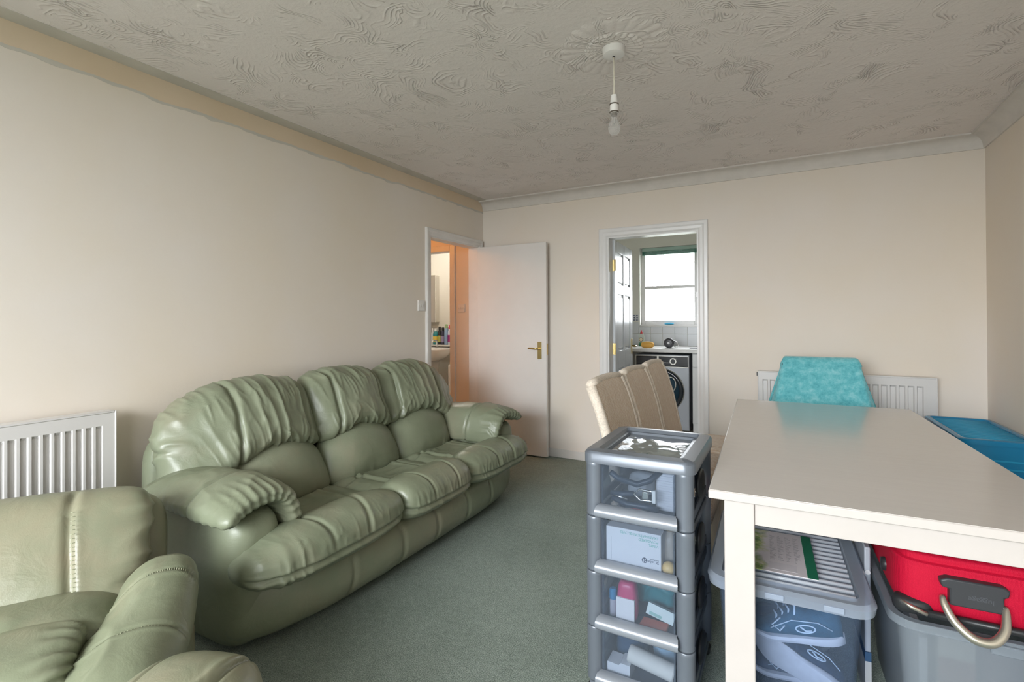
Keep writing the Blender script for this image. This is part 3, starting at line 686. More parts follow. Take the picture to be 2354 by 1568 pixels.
# ------------------------------------------------------------------ sofa
def spline(pts, s):
    """Catmull-Rom through pts sampled at s in [0,1]"""
    P = np.array(pts, float); n = len(P)-1; x = np.clip(s, 0, 1)*n; i = np.minimum(x.astype(int), n-1); t = (x-i)[:,None]
    g = lambda k: P[np.clip(k, 0, n)]
    p0, p1, p2, p3 = g(i-1), g(i), g(i+1), g(i+2)
    return .5*((2*p1)+(p2-p0)*t+(2*p0-5*p1+4*p2-p3)*t**2+(3*p1-p0-3*p2+p3)*t**3)
def ridge(x): return 1-np.abs(x)
def crease_field(W, sc, seed): return np.maximum(0, ridge(vn(W*np.array(sc), seed)*2.2))**2
SOFA_Y = 2.14
def make_sofa():
    t = thing('sofa', 'three-seat pale green leather sofa along the left wall', 'sofa', (.03, SOFA_Y, 0))
    M = M_LEA
    puff('back_frame', M, t, (.075, 1.00, .37), (6, 40, 20), 0, 8, 6, centre=(.10, .02, .40))
    puff('base', M, t, (.34, 1.0, .15), (14, 30, 8), 2, 8, 6, centre=(.45, 0, .185))
    # apron across the front
    seams = [-.60, -.29, -.02, .27, .54, .83]
    def df(P, W):
        W = W.copy(); k = np.abs(P[:,1])
        W[:,0] += .02*(1-P[:,2]**2)-.05*k**6
        W[:,0] -= .045*np.clip(-P[:,2], 0, 1)**2
        return W
    def dp(P, W):
        d = -.0*W[:,0]
        for s in seams: d = d-.010*G(W[:,1]-s-.03*(1-P[:,2]**2), .012)+.0015*G(W[:,1]-s-.03*(1-P[:,2]**2)-.022, .012)
        top = smooth01(P[:,2], .2, .95)
        d = d+.007*top*crease_field(W, (4, 22, 3), 5)*smooth01(np.abs(W[:,1]), .2, .9)
        return d+.003*vn(W*9, 2)
    puff('front_apron', M, t, (.135, 1.03, .145), (14, 170, 20), 0, 5, 2.8, df, dp, centre=(.80, 0, .155))
    # seats and front rolls
    for k, (a, b) in enumerate(((-1.05, -.268), (-.272, .272), (.268, 1.05))):
        yc, hw = (a+b)/2, (b-a)/2; out = -1 if k == 0 else (1 if k == 2 else 0)
        ya, yb = max(a, -.82), min(b, .82); syc, shw = (ya+yb)/2, (yb-ya)/2
        def dps(P, W, syc=syc, shw=shw, k=k):
            up = smooth01(P[:,2], .1, .6); v = (W[:,1]-syc)/shw
            d = -.012*up*G(np.abs(v)-.55, .05)+.006*up*G(np.abs(v)-.46, .05)
            d = d-.012*up*G(W[:,0]-.52+.03*v, .012)+.003*up*G(W[:,0]-.55+.03*v, .014)
            d = d-.010*up*G(v, .5)*G(W[:,0]-.66, .2)
            return d+up*(.006*crease_field(W, (9, 7, 3), 11+k)-.004)+.002*vn(W*14, k)
        puff('seat_cushion', M, t, (.23, shw, .06), (40, 50, 8), 2, 9, 3.2, None, dps, centre=(.64, syc, .352))
        def dfr(P, W, out=out):
            W = W.copy()
            W[:,2] += .018*(1-P[:,0]**2)
            if out:
                e = np.clip((out*P[:,1]-.45)/.55, 0, 1)
                W[:,0] -= .02*e**2; W[:,2] *= 1-.22*e**2; W[:,2] -= .012*e**2
            return W
        def dpr(P, W, yc=yc, hw=hw, out=out, k=k):
            v = (W[:,1]-yc)/hw; front = smooth01(P[:,0], .1, .7)
            d = -.013*front*G(P[:,2]+.18, .085)+.004*front*(G(P[:,2]+.02, .07)+G(P[:,2]+.36, .07))
            cuts = (-.45, .5) if not out else ((out*-.38), (out*.30))
            up = smooth01(P[:,2], -.15, .2)
            for c_ in cuts: d = d-.009*up*G(v-c_+.10*P[:,0]*np.sign(c_), .030)+.002*up*G(v-c_-.05*np.sign(c_)+.10*P[:,0]*np.sign(c_), .03)
            if out:
                e = smooth01(out*v, .35, .75)*(1-smooth01(out*v, .93, 1.0))
                d = d+.008*e*crease_field(W, (3, 30, 5), 21)*smooth01(np.abs(P[:,2]+.18), .02, .12)*(1-smooth01(np.abs(P[:,2]), .6, 1))
            return d+.004*crease_field(W, (6, 16, 8), 31+k)*(1-np.abs(P[:,2]))+.003*crease_field(W, (7, 38, 9), 131+k)*(1-P[:,2]**2)+.002*vn(W*16, k)
        puff('front_roll', M, t, (.135, hw+.004, .100), (22, 130 if out else 90, 26), 1, 2.5, 5 if not out else 3.2, dfr, dpr, centre=(.882, yc, .342))
    # arms
    for s in (-1, 1):
        def dfb(P, W, s=s):
            W = W.copy(); f = np.clip(P[:,0], 0, 1); low_ = np.clip(.3-P[:,2], 0, 1.3)
            W[:,0] -= .035*f*low_**2
            W[:,1] -= s*.018*low_
            return W
        def dpb(P, W, s=s): return -.006*G(W[:,0]-.62, .008)*smooth01(s*P[:,1], .5, .9)+.003*vn(W*6, 4)
        puff('arm_body', M, t, (.35, .125, .265), (34, 18, 26), 1, 7, 3.6, dfb, dpb, centre=(.51, s*.945, .272))
        path = [(1.085, .528), (1.07, .562), (1.00, .585), (.91, .592), (.84, .565), (.800, .49), (.795, .40)]
        def dfa(P, W, s=s):
            u = (P[:,1]*s+1)/2     # 0 inner .. 1 outer after flip
            q = spline(path[::-1], u); e = .01
            dq = spline(path[::-1], u+e)-spline(path[::-1], u-e); dq /= np.linalg.norm(dq, axis=1, keepdims=True)
            nrm = np.stack([-dq[:,1], dq[:,0]], 1)
            th = P[:,2]*.048*(1+.10*np.sin(P[:,0]*3))
            x = .585+.29*P[:,0]
            # the outer edge droops forward into a tip, the inner edge is set back
            x = x+.03*smooth01(P[:,0], 0, 1)*smooth01(u, .55, 1)
            yy = q[:,0]+nrm[:,0]*th; zz = q[:,1]+nrm[:,1]*th
            zz = zz-.008*smooth01(P[:,0], -.2, 1)*smooth01(u, .3, 1)-.006*np.clip(P[:,0], 0, 1)
            return np.stack([x, s*yy, zz], 1)
        def dpa(P, W, s=s):
            up = smooth01(P[:,2], 0, .4); fr = smooth01(P[:,0], .35, .95)
            d = -.012*up*G(P[:,0]-.18-.12*P[:,1]*s, .022)+.004*up*G(P[:,0]-.25-.12*P[:,1]*s, .03)
            d = d-.008*G(P[:,2], .16)*smooth01(np.maximum(np.abs(P[:,0]), np.abs(P[:,1])), .85, .98)
            u = (P[:,1]*s+1)/2
            pl = np.sin(u*95+2.5*vn(W*9, 3))*.5+.5
            d = d+.006*fr*(pl**2-.3)*(1-smooth01(u, .72, .85))
            edge = smooth01(P[:,1]*s, .6, .95)*np.maximum(0, np.sin(P[:,0]*46))*.004
            return d+edge+.006*crease_field(W, (7, 9, 6), 41)*up+.003*vn(W*11, 6)
        o = puff('arm_pad', M, t, (1, 1, 1), (64, 84, 10), 2, 7, 2.6, dfa, dpa)
        if s == -1:
            o.data.flip_normals()
    # lumbar cushions and headrests
    for k, yc in enumerate((-.545, 0, .545)):
        out = (-1, 0, 1)[k]; hw = .272
        def dfl(P, W):
            W = W.copy(); v = P[:,1]; top = smooth01(P[:,2], -.6, 1)
            W[:,2] -= .105*v**2*top
            W[:,2] = np.where(W[:,2] < -.1, W[:,2], W[:,2])
            W[:,0] += .035*(1-v**2)*(1-P[:,2]**2)-.10*(P[:,2]+1)*.5
            return W
        def dpl(P, W, k=k, yc=yc):
            b = smooth01(-P[:,2], .2, .9)
            return .007*b*crease_field(W, (3, 16, 2), 51+k)+.0025*vn(W*9, k)+.0015*crease_field(W, (3, 5, 9), 61+k)
        puff('lumbar_cushion', M, t, (.085, hw+.006, .17), (12, 50, 36), 0, 6, 2.5, dfl, dpl, centre=(.437, yc, .510))
        # headrest: inner edge at the seat split, outer one reaches the arm end
        a, b = ((-1.0, -.255), (-.285, .285), (.255, 1.055))[k]
        yh, hh = (a+b)/2, (b-a)/2
        def dfh(P, W, k=k, yc=yc, yh=yh, hh=hh, out=out):
            y = yh+P[:,1]*hh; v = np.clip((y-yc)/.272, -1.6, 1.6)
            arch = .685-.105*np.minimum(v**2, 1.1)
            if out: arch = arch-.03*smooth01(out*v, .9, 1.6)-.035*smooth01(out*v, 1.0, 1.3)
            if out:
                top = .955-.02*smooth01(np.abs(v), .6, 1)-.10*smooth01(out*y, .66, 1.08)**1.6
            else: top = .965-.02*v**2
            zb = arch-.045
            z = zb+(P[:,2]+1)*.5*(top-zb)
            lean = -.14*(P[:,2]+1)*.5
            x = .335+lean+P[:,0]*.125*(1+.12*(1-P[:,2]**2))
            x = x+.035*np.clip(-P[:,2], 0, 1)*np.clip(P[:,0], 0, 1)
            if out: x = x-.03*smooth01(out*y, .75, 1.08)
            return np.stack([x, y, z], 1)
        def dph(P, W, k=k, yc=yc, out=out):
            v = (W[:,1]-yc); fr = smooth01(P[:,0], -.5, .2)
            bend = .02*P[:,2]
            cuts = (-.155, .185) if not out else (-.19*1, .19)
            d = 0
            for c_ in cuts: d = d-.022*fr*G(v-c_-bend, .012)+.004*fr*G(v-c_-bend+.02*np.sign(c_), .018)
            mid = G(v, .19); low_ = smooth01(-P[:,2], .0, .9); top = smooth01(P[:,2], .2, .8)
            sk_ = W.copy(); sk_[:,1] = W[:,1]+.18*v*(-P[:,2])
            d = d+.012*crease_field(sk_, (2.5, 15, 2.6), 71+k)*fr*np.clip(.35+mid*.8, 0, 1)
            d = d+.008*top*crease_field(W, (5, 26, 5), 81+k)+.0045*fr*crease_field(sk_, (4, 40, 7), 101+k)*np.clip(.3+mid+low_, 0, 1)
            d = d+.011*low_*crease_field(np.stack([W[:,0], W[:,1]+W[:,2]*.8*np.sign(v), W[:,2]], 1), (2, 17, 3), 91+k)
            if out:
                e = smooth01(out*v, .28, .5)
                d = d-.020*e*G(P[:,2]-.15, .05)*smooth01(out*v, .40, .5)+.010*e*crease_field(W, (6, 5, 13), 95)
            return d+.004*vn(W*10, k)
        puff('headrest', M, t, (1, 1, 1), (22, 120 if out else 90, 66), 0, 4.2, 2.4, dfh, dph)
    return t
make_sofa()

# ------------------------------------------------------------------ armchair in the corner, turned towards the window
CH = math.atan2(-.53, .85)
def make_armchair():
    # local x = facing direction, local y = towards the sofa; origin on the floor under the chair back
    lc = .84
    t = thing('armchair', 'worn green leather armchair in front of the left radiator', 'armchair', (lc*.53, lc*.85, 0), CH)
    M = M_LEA2
    puff('base', M, t, (.37, .44, .16), (16, 20, 10), 2, 6, 5, centre=(.50, 0, .19))
    puff('back_frame', M, t, (.07, .345, .29), (8, 24, 20), 0, 6, 4, lambda P, W: np.stack([W[:,0]-.10*P[:,2], W[:,1], W[:,2]], 1), centre=(.12, 0, .36))
    def df(P, W):
        W = W.copy(); W[:,0] -= .11*P[:,2]; W[:,2] -= .012*P[:,1]**2*np.clip(P[:,2], 0, 1); return W
    def dp(P, W):
        fr = smooth01(P[:,0], -.3, .3)
        y = W[:,1]; d = 0
        for c_ in (-.105, .105):
            q = y-c_*(1+.25*(1-P[:,2]))
            d = d-.014*fr*G(q, .012)+.003*fr*G(q-.02*np.sign(c_), .018)
        e = smooth01(np.abs(P[:,1]), .72, .98)
        d = d+.012*e*crease_field(W, (7, 3, 13), 7)-.018*e*G(P[:,2]+.28, .06)
        return d+.004*crease_field(W, (3, 7, 5), 8)+.003*vn(W*8, 9)
    pl = puff('back_cushion', M, t, (.095, .325, .185), (14, 80, 44), 0, 9, 2.7, df, dp, centre=(.225, -.02, .515))
    # stitches along the panel seam
    mb = MB()
    for k in range(26):
        z = -.13+k*.0105
        yv = .1305+.001*math.sin(k)
        yv = .105*(1+.25*(1-(z/.185)))+.004
        x = .225-.11*(z/.185)+.095*(1-abs(z/.185)**2.5*.8)**.4+.0005
        mb.tube([(x-.002, yv, .535+z), (x+.002, yv+.006, .535+z+.001), (x-.001, yv+.012, .535+z)], .0011, 5)
    mb.build('stitching', M_STITCH, pl)['kind'] = 'stuff'
    # low seat-back bolster, then the seat cushion with its front roll
    puff('seat_back', M, t, (.14, .27, .09), (16, 40, 14), 2, 5, 2.4, None, lambda P, W: .006*crease_field(W, (4, 6, 4), 12)+.004*vn(W*8, 3), centre=(.42, 0, .395))
    def dps(P, W):
        e = smooth01(P[:,1], .6, .96); fr = smooth01(P[:,0], .1, .8)
        d = -.016*G(P[:,2]+.10, .07)*np.clip(fr+e, 0, 1)
        ang = np.arctan2(P[:,2], P[:,0]); rad = np.hypot(P[:,0], P[:,2])
        d = d+.007*e*np.sin(ang*15+2*vn(W*20, 3))*smooth01(rad, .25, .7)+.008*fr*smooth01(-P[:,2], .1, .3)*crease_field(W, (20, 12, 14), 15)
        return d+.003*vn(W*10, 4)
    puff('front_roll', M, t, (.135, .235, .082), (26, 60, 26), 1, 3.0, 5, None, dps, centre=(.60, -.02, .408))
    puff('front_apron', M, t, (.08, .235, .15), (10, 30, 14), 0, 5, 2.6, centre=(.66, -.02, .19))
    for s in (1, -1):
        puff('arm_body', M, t, (.33, .085, .215), (30, 12, 20), 1, 6, 3.2, None, lambda P, W: .003*vn(W*7, 5), centre=(.55, s*.35, .225))
        zs = [(-1, .545), (-.75, .562), (-.5, .535), (-.2, .497), (.2, .476), (.6, .462), (1, .43)]
        def dfa(P, W, s=s):
            zt = np.interp(P[:,0], [a for a, _ in zs], [b for _, b in zs])
            zt = .5*zt+.25*(np.interp(P[:,0]-.15, [a for a, _ in zs], [b for _, b in zs])+np.interp(P[:,0]+.15, [a for a, _ in zs], [b for _, b in zs]))
            x = .595+.285*P[:,0]; o_ = P[:,1]*s
            hw = .105+.045*smooth01(P[:,0], -.7, .3)
            y = .455+.105*(o_-1)-(hw-.105)*(1-o_)*.9-.05*smooth01(P[:,0], -.5, 1)*(o_+1)*.5
            th = .06
            z = zt+P[:,2]*th-.06-.07*np.clip(-o_, 0, 1)**1.6-.03*np.clip(o_, 0, 1)**3
            return np.stack([x, s*y, z], 1)
        def dpa(P, W, s=s):
            up = smooth01(P[:,2], -.2, .4); d = 0
            for c_ in (-.48, .18):
                q = P[:,0]-c_+.06*P[:,1]*s
                d = d-.007*up*G(q, .02)+.004*up*G(q-.04, .025)
            d = d-.008*G(P[:,2]+.3, .12)*smooth01(P[:,1]*s, .75, .95)
            return d+.004*crease_field(W, (6, 9, 4), 17)*up+.003*vn(W*8, 7)
        ap = puff('arm_pad', M, t, (1, 1, 1), (70, 44, 14), 2, 4.5, 2.6, dfa, dpa)
        if s == 1:
            mb = MB(); pts = []
            for k in range(30):
                a = -.95+1.9*k/29
                zt = np.interp(a, [q for q, _ in zs], [q for _, q in zs]); hw = .105+.045*float(smooth01(np.array([a]), -.7, .3)[0])
                pts.append((.595+.285*a, .446-.05*float(smooth01(np.array([a]), -.5, 1)[0]), zt-.105+.004*math.sin(k*1.3)))
            mb.tube(pts, .005, 8).build('piping', M_PIPE, ap, smooth=True)
            mb = MB()
            for c_ in (-.48, .18):
                for k in range(30):
                    o_ = -.75+1.45*k/29; a = c_-.06*o_
                    zt = np.interp(a, [q for q, _ in zs], [q for _, q in zs]); hw = .105+.045*float(smooth01(np.array([a]), -.7, .3)[0])
                    x = .595+.285*a; y = .455+.105*(o_-1)-(hw-.105)*(1-o_)*.9-.05*float(smooth01(np.array([a]), -.5, 1)[0])*(o_+1)*.5
                    z = zt-.06+.06*(1-abs(o_)**3.2)**.5-.07*max(-o_, 0)**1.6-.03*max(o_, 0)**3-.004
                    mb.tube([(x-.007, y, z-.003), (x, y, z+.002), (x+.007, y, z-.003)], .0011, 5)
            mb.build('stitching', M_STITCH, ap)['kind'] = 'stuff'
    return t
make_armchair()
fs = thing('footstool', 'small worn green leather footstool in front of the armchair', 'footstool', (1.580, .535, 0), .4)
puff('base', M_LEA2, fs, (.115, .11, .20), (16, 16, 12), 2, 3, 4, centre=(0, 0, .25))
puff('cushion', M_LEA2, fs, (.138, .135, .092), (40, 40, 14), 2, 2.3, 2.2, None,
     lambda P, W: .007*crease_field(W, (9, 9, 5), 19)+.003*vn(W*9, 8)-.010*G(np.abs(P[:,0])-.55, .03)*smooth01(P[:,2], -.1, .3), centre=(0, 0, .485))
for a in (-.09, .09):
    for b in (-.085, .085): MB().lathe([(.02, 0), (.025, .06)], 12, (a, b, 0)).build('foot', M_BLACK, fs)

# ------------------------------------------------------------------ dining table
tb = thing('dining_table', 'cream dining table with a glossy beige top', 'table', (2.40, 1.555, 0), math.radians(1.9))
M_TOP = mat('table_top', (.60, .56, .52), .17, var=.03, vscale=3)
M_TLEG = mat('table_cream', (.57, .525, .495), .4, var=.03, vscale=5)
TL, TW = 1.84, .86
def m_top():
    mt, nt, p = nodes_of('table_laminate'); co = coords(nt, (1, 14, 1))
    f = noise(nt, co, 5, 4, .6)
    L(nt, ramp(nt, f, [(.3, (.565, .53, .505)), (.7, (.585, .55, .525))]), p.inputs['Base Color'])
    p.inputs['Roughness'].default_value = .2; p.inputs['Coat Weight'].default_value = .35; p.inputs['Coat Roughness'].default_value = .12
    return mt
tt = box('table_top', M_TLEG, (0, TW, 0, TL, .722, .7465), tb, bevel=.003)
box('top_laminate', m_top(), (.003, TW-.003, .003, TL-.003, .7455, .748), tt, bevel=.0008)
for x in (.04, TW-.12):
    for y in (.035, TL-.115): box('leg', M_TLEG, (x, x+.08, y, y+.08, 0, .722), tb, bevel=.003)
for b in ((.12, TW-.12, .045, .067), (.12, TW-.12, TL-.105, TL-.083)): box('apron', M_TLEG, (b[0], b[1], b[2], b[3], .648, .722), tb, bevel=.002)
for b in ((.05, .072), (TW-.11, TW-.088)): box('apron', M_TLEG, (b[0], b[1], .115, TL-.115, .648, .722), tb, bevel=.002)

# ------------------------------------------------------------------ woven dining chairs
def m_woven(name, sx):
    mt, nt, p = nodes_of(name); t = N(nt, 'ShaderNodeTexCoord'); sp_ = N(nt, 'ShaderNodeSeparateXYZ'); L(nt, t.outputs['Object'], sp_.inputs[0])
    co = coords(nt)
    hz = mathn(nt, 'ADD', sp_.outputs[2], mathn(nt, 'MULTIPLY', sp_.outputs[0], sx))
    wv = mathn(nt, 'SINE', mathn(nt, 'MULTIPLY', hz, 520.0))
    wh = mathn(nt, 'SINE', mathn(nt, 'MULTIPLY', sp_.outputs[1], 480.0))
    ck = mathn(nt, 'MULTIPLY', wv, wh)
    st = noise(nt, coords(nt, (3, 55, 1.2)), 3, 3, .6)
    c = ramp(nt, st, [(.28, (.56, .40, .28)), (.5, (.67, .51, .375)), (.72, (.76, .62, .48))])
    gap = ramp(nt, mathn(nt, 'ADD', mathn(nt, 'MULTIPLY', ck, .5), mathn(nt, 'MULTIPLY', noise(nt, co, 60, 2), .7)), [(.42, (0,0,0)), (.62, (1,1,1))])
    mx = N(nt, 'ShaderNodeMix', data_type='RGBA'); L(nt, gap, mx.inputs[0]); L(nt, c, mx.inputs[6]); mx.inputs[7].default_value = (.88, .81, .73, 1)
    L(nt, mx.outputs[2], p.inputs['Base Color']); p.inputs['Roughness'].default_value = .75
    bump(nt, p, ck, .5, .0025); return mt
M_WOV = m_woven('woven_seagrass', .0)
M_WOVE = mat('woven_edge', (.72, .63, .53), .8, var=.18, vscale=120, bmp=.6, bscale=160)
M_LEGW = mat('chair_leg_pale', (.66, .56, .46), .5)
def woven_chair(label, loc, rotz, grp):
    """faces +x locally"""
    t = thing('woven_chair', label, 'chair', loc, rotz, grp)
    def df(P, W): return np.stack([W[:,0]-.055*P[:,2]-.03*np.clip(P[:,2], 0, 1)**2+.012*P[:,1]**2, W[:,1], W[:,2]+.008*(1-P[:,1]**2)*np.clip(P[:,2], 0, 1)], 1)
    puff('backrest', M_WOV, t, (.026, .222, .26), (6, 24, 26), 0, 12, 5, df, centre=(.075, 0, .69))
    for s in (-1, 1):
        pts = [(.075-.055*a-.03*max(a, 0)**2+.012, s*.222, .69+.258*a) for a in (-1, -.6, -.2, .2, .6, .97)]
        MB().tube(pts, .024, 8).build('edge_binding', M_WOVE, t, smooth=True)
    pts = [(.075-.055-.03+.012*b*b, .215*b, .945+.008*(1-b*b)) for b in (-1, -.6, -.2, .2, .6, 1)]
    MB().tube(pts, .022, 8).build('edge_binding', M_WOVE, t, smooth=True)
    puff('seat', M_WOV, t, (.215, .222, .05), (24, 24, 6), 2, 12, 5, None, None, centre=(.30, 0, .43))
    for x, y in ((.115, -.19), (.115, .19)): MB().tube([(x, y, .42), (x-.03, y, .2), (x-.075, y, 0)], .018, 8, rs=[.02, .019, .015]).build('leg', M_LEGW, t, smooth=True)
    for x, y in ((.48, -.19), (.48, .19)): MB().tube([(x, y, .40), (x, y, .0)], .018, 8, rs=[.02, .015]).build('leg', M_LEGW, t, smooth=True)
    return t
GW = 'woven chairs along the side of the table'
c1 = woven_chair('tan woven chair directly behind the grey drawer tower', (1.82, 2.385, 0), 0, GW)
dup(c1, (1.82, 2.882, 0), 0, 'tan woven chair in the middle of the row beside the table')
dup(c1, (1.82, 3.379, 0), 0, 'tan woven chair nearest the kitchen doorway')
tc = woven_chair('woven chair at the table end under a turquoise towel', (2.80, 3.80, 0), -PI/2, None); tc.scale = (1, .84, 1)
# turquoise towel over the back of the end chair
def towel():
    t = thing('towel', 'turquoise bath towel draped over the chair at the table end', 'towel', (2.80, 3.80, 0))
    V, Fc = lattice(60, 40, 1)
    mt, nt, p = nodes_of('towel_terry'); co = coords(nt)
    f = noise(nt, co, 24, 5, .75)
    L(nt, ramp(nt, f, [(.32, (.07, .36, .42)), (.5, (.14, .50, .55)), (.7, (.28, .62, .66))]), p.inputs['Base Color'])
    p.inputs['Roughness'].default_value = .95; p.inputs['Sheen Weight'].default_value = .4
    bump(nt, p, noise(nt, co, 240, 3, .7), .8, .006)
    bump(nt, p, noise(nt, co, 40, 3, .7), .5, .006, None)
    NU, NV = 70, 60; vv = []
    # v runs front hem -> over the top -> back hem, u across
    for j in range(NV+1):
        v = j/NV
        for i in range(NU+1):
            u = i/NU*2-1
            if v < .47: side, dn = -1, (.47-v)/.47
            elif v > .53: side, dn = 1, (v-.53)/.47
            else: side, dn = (v-.5)/.03, 0
            drop = dn*(.52 if side < 0 else .40)
            flare = 1+.42*min(drop/.30, 1.25)*(.9+.1*side)
            core = .218
            x = u*core*flare
            over = max(0, abs(x)-.205)
            z = .985-drop
            # corners fall away at the shoulders
            z -= .9*max(0, abs(u)-.90)**1.3*(1-dn*.4)
            lean = .0 if side > 0 else 0
            ytop = -.0
            yb = -.035-.115+.0
            yy = .0
            # chair back sits at local y about -.07 - lean of the back
            back = -.075+.055*((.69-z+.26-.26)/.26)*-1*0
            ctr = -.075+.055*((z-.69)/.26)+.03*max((z-.69)/.26, 0)**2
            y = ctr+.036*max(-1, min(1, side))
            fold = .018*dn*math.sin(u*9+.6)*(abs(u)**2)+.006*dn*math.sin(u*23+1)+.034*dn*math.cos((abs(u)-.86)*22)*math.exp(-((abs(u)-.86)/.10)**2)
            y += (fold*(1 if side < 0 else .6))*(-1 if side < 0 else 1)
            if abs(u) > .74: y += (.05*(abs(u)-.74)/.26)*dn
            vv.append((x, y, z))
    ff = [(j*(NU+1)+i, j*(NU+1)+i+1, (j+1)*(NU+1)+i+1, (j+1)*(NU+1)+i) for j in range(NV) for i in range(NU)]
    o = MB().add(vv, ff).build('towel_cloth', mt, t, smooth=True)
    so = o.modifiers.new('solid', 'SOLIDIFY'); so.thickness = .009; so.offset = 1
    return t
towel()

# ------------------------------------------------------------------ grey plastic drawer tower
M_GREY = mat('tower_grey', (.145, .165, .195), .32, .25, var=.04, vscale=3)
M_LIP = mat('tower_lip', (.27, .295, .335), .28, .25)
M_DRW = plastic_clear('drawer_clear', (.50, .58, .68), .05, .08, .15)
M_DRWB = plastic_clear('drawer_body', (.30, .37, .46), .16, .15, .2)
TX, TY = 2.008, 1.585
tw = thing('drawer_tower', 'grey plastic drawer tower with clear drawers beside the table', 'drawer tower', (TX, TY, 0))
w_, d_ = .345, .435
tiers = [(.595, .772), (.413, .592), (.231, .410), (.050, .228)]
# lid with a recessed glossy panel
def rrect(x0, x1, y0, y1, r, n=6):
    pts = []
    for cx, cy, a0 in ((x1-r, y1-r, 0), (x0+r, y1-r, PI/2), (x0+r, y0+r, PI), (x1-r, y0+r, 1.5*PI)):
        for k in range(n+1):
            a = a0+PI/2*k/n; pts.append((cx+r*math.cos(a), cy+r*math.sin(a)))
    return pts
def shell(rings, name, material, parent, closed_ends=(True, True), **k):
    """stack of closed outlines (lists of xyz) skinned together"""
    n = len(rings[0]); mb = MB(); vv = [p for r in rings for p in r]; ff = []
    for i in range(len(rings)-1):
        for j in range(n): ff.append((i*n+j, i*n+(j+1) % n, (i+1)*n+(j+1) % n, (i+1)*n+j))
    if closed_ends[0]: ff.append(tuple(range(n))[::-1])
    if closed_ends[1]: ff.append(tuple((len(rings)-1)*n+j for j in range(n)))
    return mb.add(vv, ff).build(name, material, parent, **k)
def at_z(pts, z): return [(x, y, z) for x, y in pts]
lid = shell([at_z(rrect(.004, w_-.004, .004, d_-.004, .03), .768), at_z(rrect(-.006, w_+.006, -.006, d_+.006, .035), .770), at_z(rrect(-.006, w_+.006, -.006, d_+.006, .035), .800),
             at_z(rrect(.0, w_, .0, d_, .035), .808), at_z(rrect(.035, w_-.035, .035, d_-.035, .015), .811), at_z(rrect(.042, w_-.042, .042, d_-.042, .012), .800),
             at_z(rrect(.052, w_-.052, .052, d_-.052, .010), .799), at_z(rrect(.056, w_-.056, .056, d_-.056, .010), .790)], 'lid', M_GREY, tw, (True, True), smooth=True, auto=.7)
mt, nt, p = nodes_of('lid_mirror'); p.inputs['Base Color'].default_value = (.42, .44, .46, 1); p.inputs['Metallic'].default_value = .75; p.inputs['Roughness'].default_value = .06
bump(nt, p, noise(nt, coords(nt), 7, 2), .35, .02)
NX = 24; vv = []
for j in range(NX+1):
    for i in range(NX+1):
        x = .058+(w_-.116)*i/NX; y = .058+(d_-.116)*j/NX; a, b = i/NX*2-1, j/NX*2-1
        vv.append((x, y, .7915+.007*(1-a*a)*(1-b*b)*(.6+.4*math.sin(a*3+b*2))))
MB().add(vv, [(j*(NX+1)+i, j*(NX+1)+i+1, (j+1)*(NX+1)+i+1, (j+1)*(NX+1)+i) for j in range(NX) for i in range(NX)]).build('lid_panel', mt, lid, smooth=True)
for ti, (za, zb) in enumerate(tiers):
    for (x, y) in ((.028, .026), (w_-.028, .026), (.028, d_-.026), (w_-.028, d_-.026)):
        MB().lathe([(.0245, za-.002), (.0285, za+.004), (.0275, za+.01), (.0285, zb-.012), (.0285, zb-.003), (.0265, zb)], 20, (x, y, 0)).build('post', M_GREY, tw, smooth=True, auto=.6)
    for x in (.012, w_-.022):
        box('side_rail', M_GREY, (x, x+.010, .05, d_-.05, za+.005, za+.035), tw, bevel=.002)
        box('side_rail', M_GREY, (x, x+.010, .05, d_-.05, zb-.03, zb-.004), tw, bevel=.002)
    for s_, x in ((-1, .004), (1, w_-.004)):
        puff('side_lug', M_BLACK, tw, (.010, .06, .045), (6, 14, 12), 0, 2.4, 2.4, centre=(x, d_*.42, zb-.075))
    box('cross_rail', M_GREY, (.05, w_-.05, d_-.03, d_-.018, za+.01, zb-.02), tw)
    mb = MB(); x0, x1, y0, y1, z0, z1 = .058, w_-.058, .012, d_-.04, za+.016, zb-.016
    mb.box(x0, x0+.003, y0, y1, z0, z1).box(x1-.003, x1, y0, y1, z0, z1).box(x0, x1, y1-.003, y1, z0, z1).box(x0, x1, y0, y1, z0, z0+.003)
    dr_ = mb.build('drawer', M_DRWB, tw)
    box('drawer_front', M_DRW, (x0-.003, x1+.003, y0-.004, y0-.001, z0, z1+.01), dr_)
    prof = [(.010, za+.042), (.0, za+.042)]+[(-.002-.024*math.sin(q), za+.020+.021*math.cos(q)) for q in (.35, .75, 1.15, 1.55, 1.95, 2.4)]+[(.010, za+.003)]
    k = len(prof); ins = [0, 0]+[.004+.004*math.sin(q) for q in (.35, .75, 1.15, 1.55, 1.95, 2.4)]+[0]
    vv = [(.050-e, y, z) for (y, z), e in zip(prof, ins)]+[(w_-.050+e, y, z) for (y, z), e in zip(prof, ins)]
    MB().add(vv, [(i, (i+1) % k, (i+1) % k+k, i+k) for i in range(k)]+[tuple(range(k))[::-1], tuple(range(k, 2*k))]).build('handle_lip', M_LIP, dr_, smooth=True, auto=.9)
box('foot_frame', M_GREY, (.01, w_-.01, .01, d_-.01, .022, .050), tw, bevel=.004)
for (x, y) in ((.028, .026), (w_-.028, .026), (.028, d_-.026), (w_-.028, d_-.026)): MB().lathe([(.022, 0), (.026, .024)], 14, (x, y, 0)).build('foot', M_BLACK, tw)

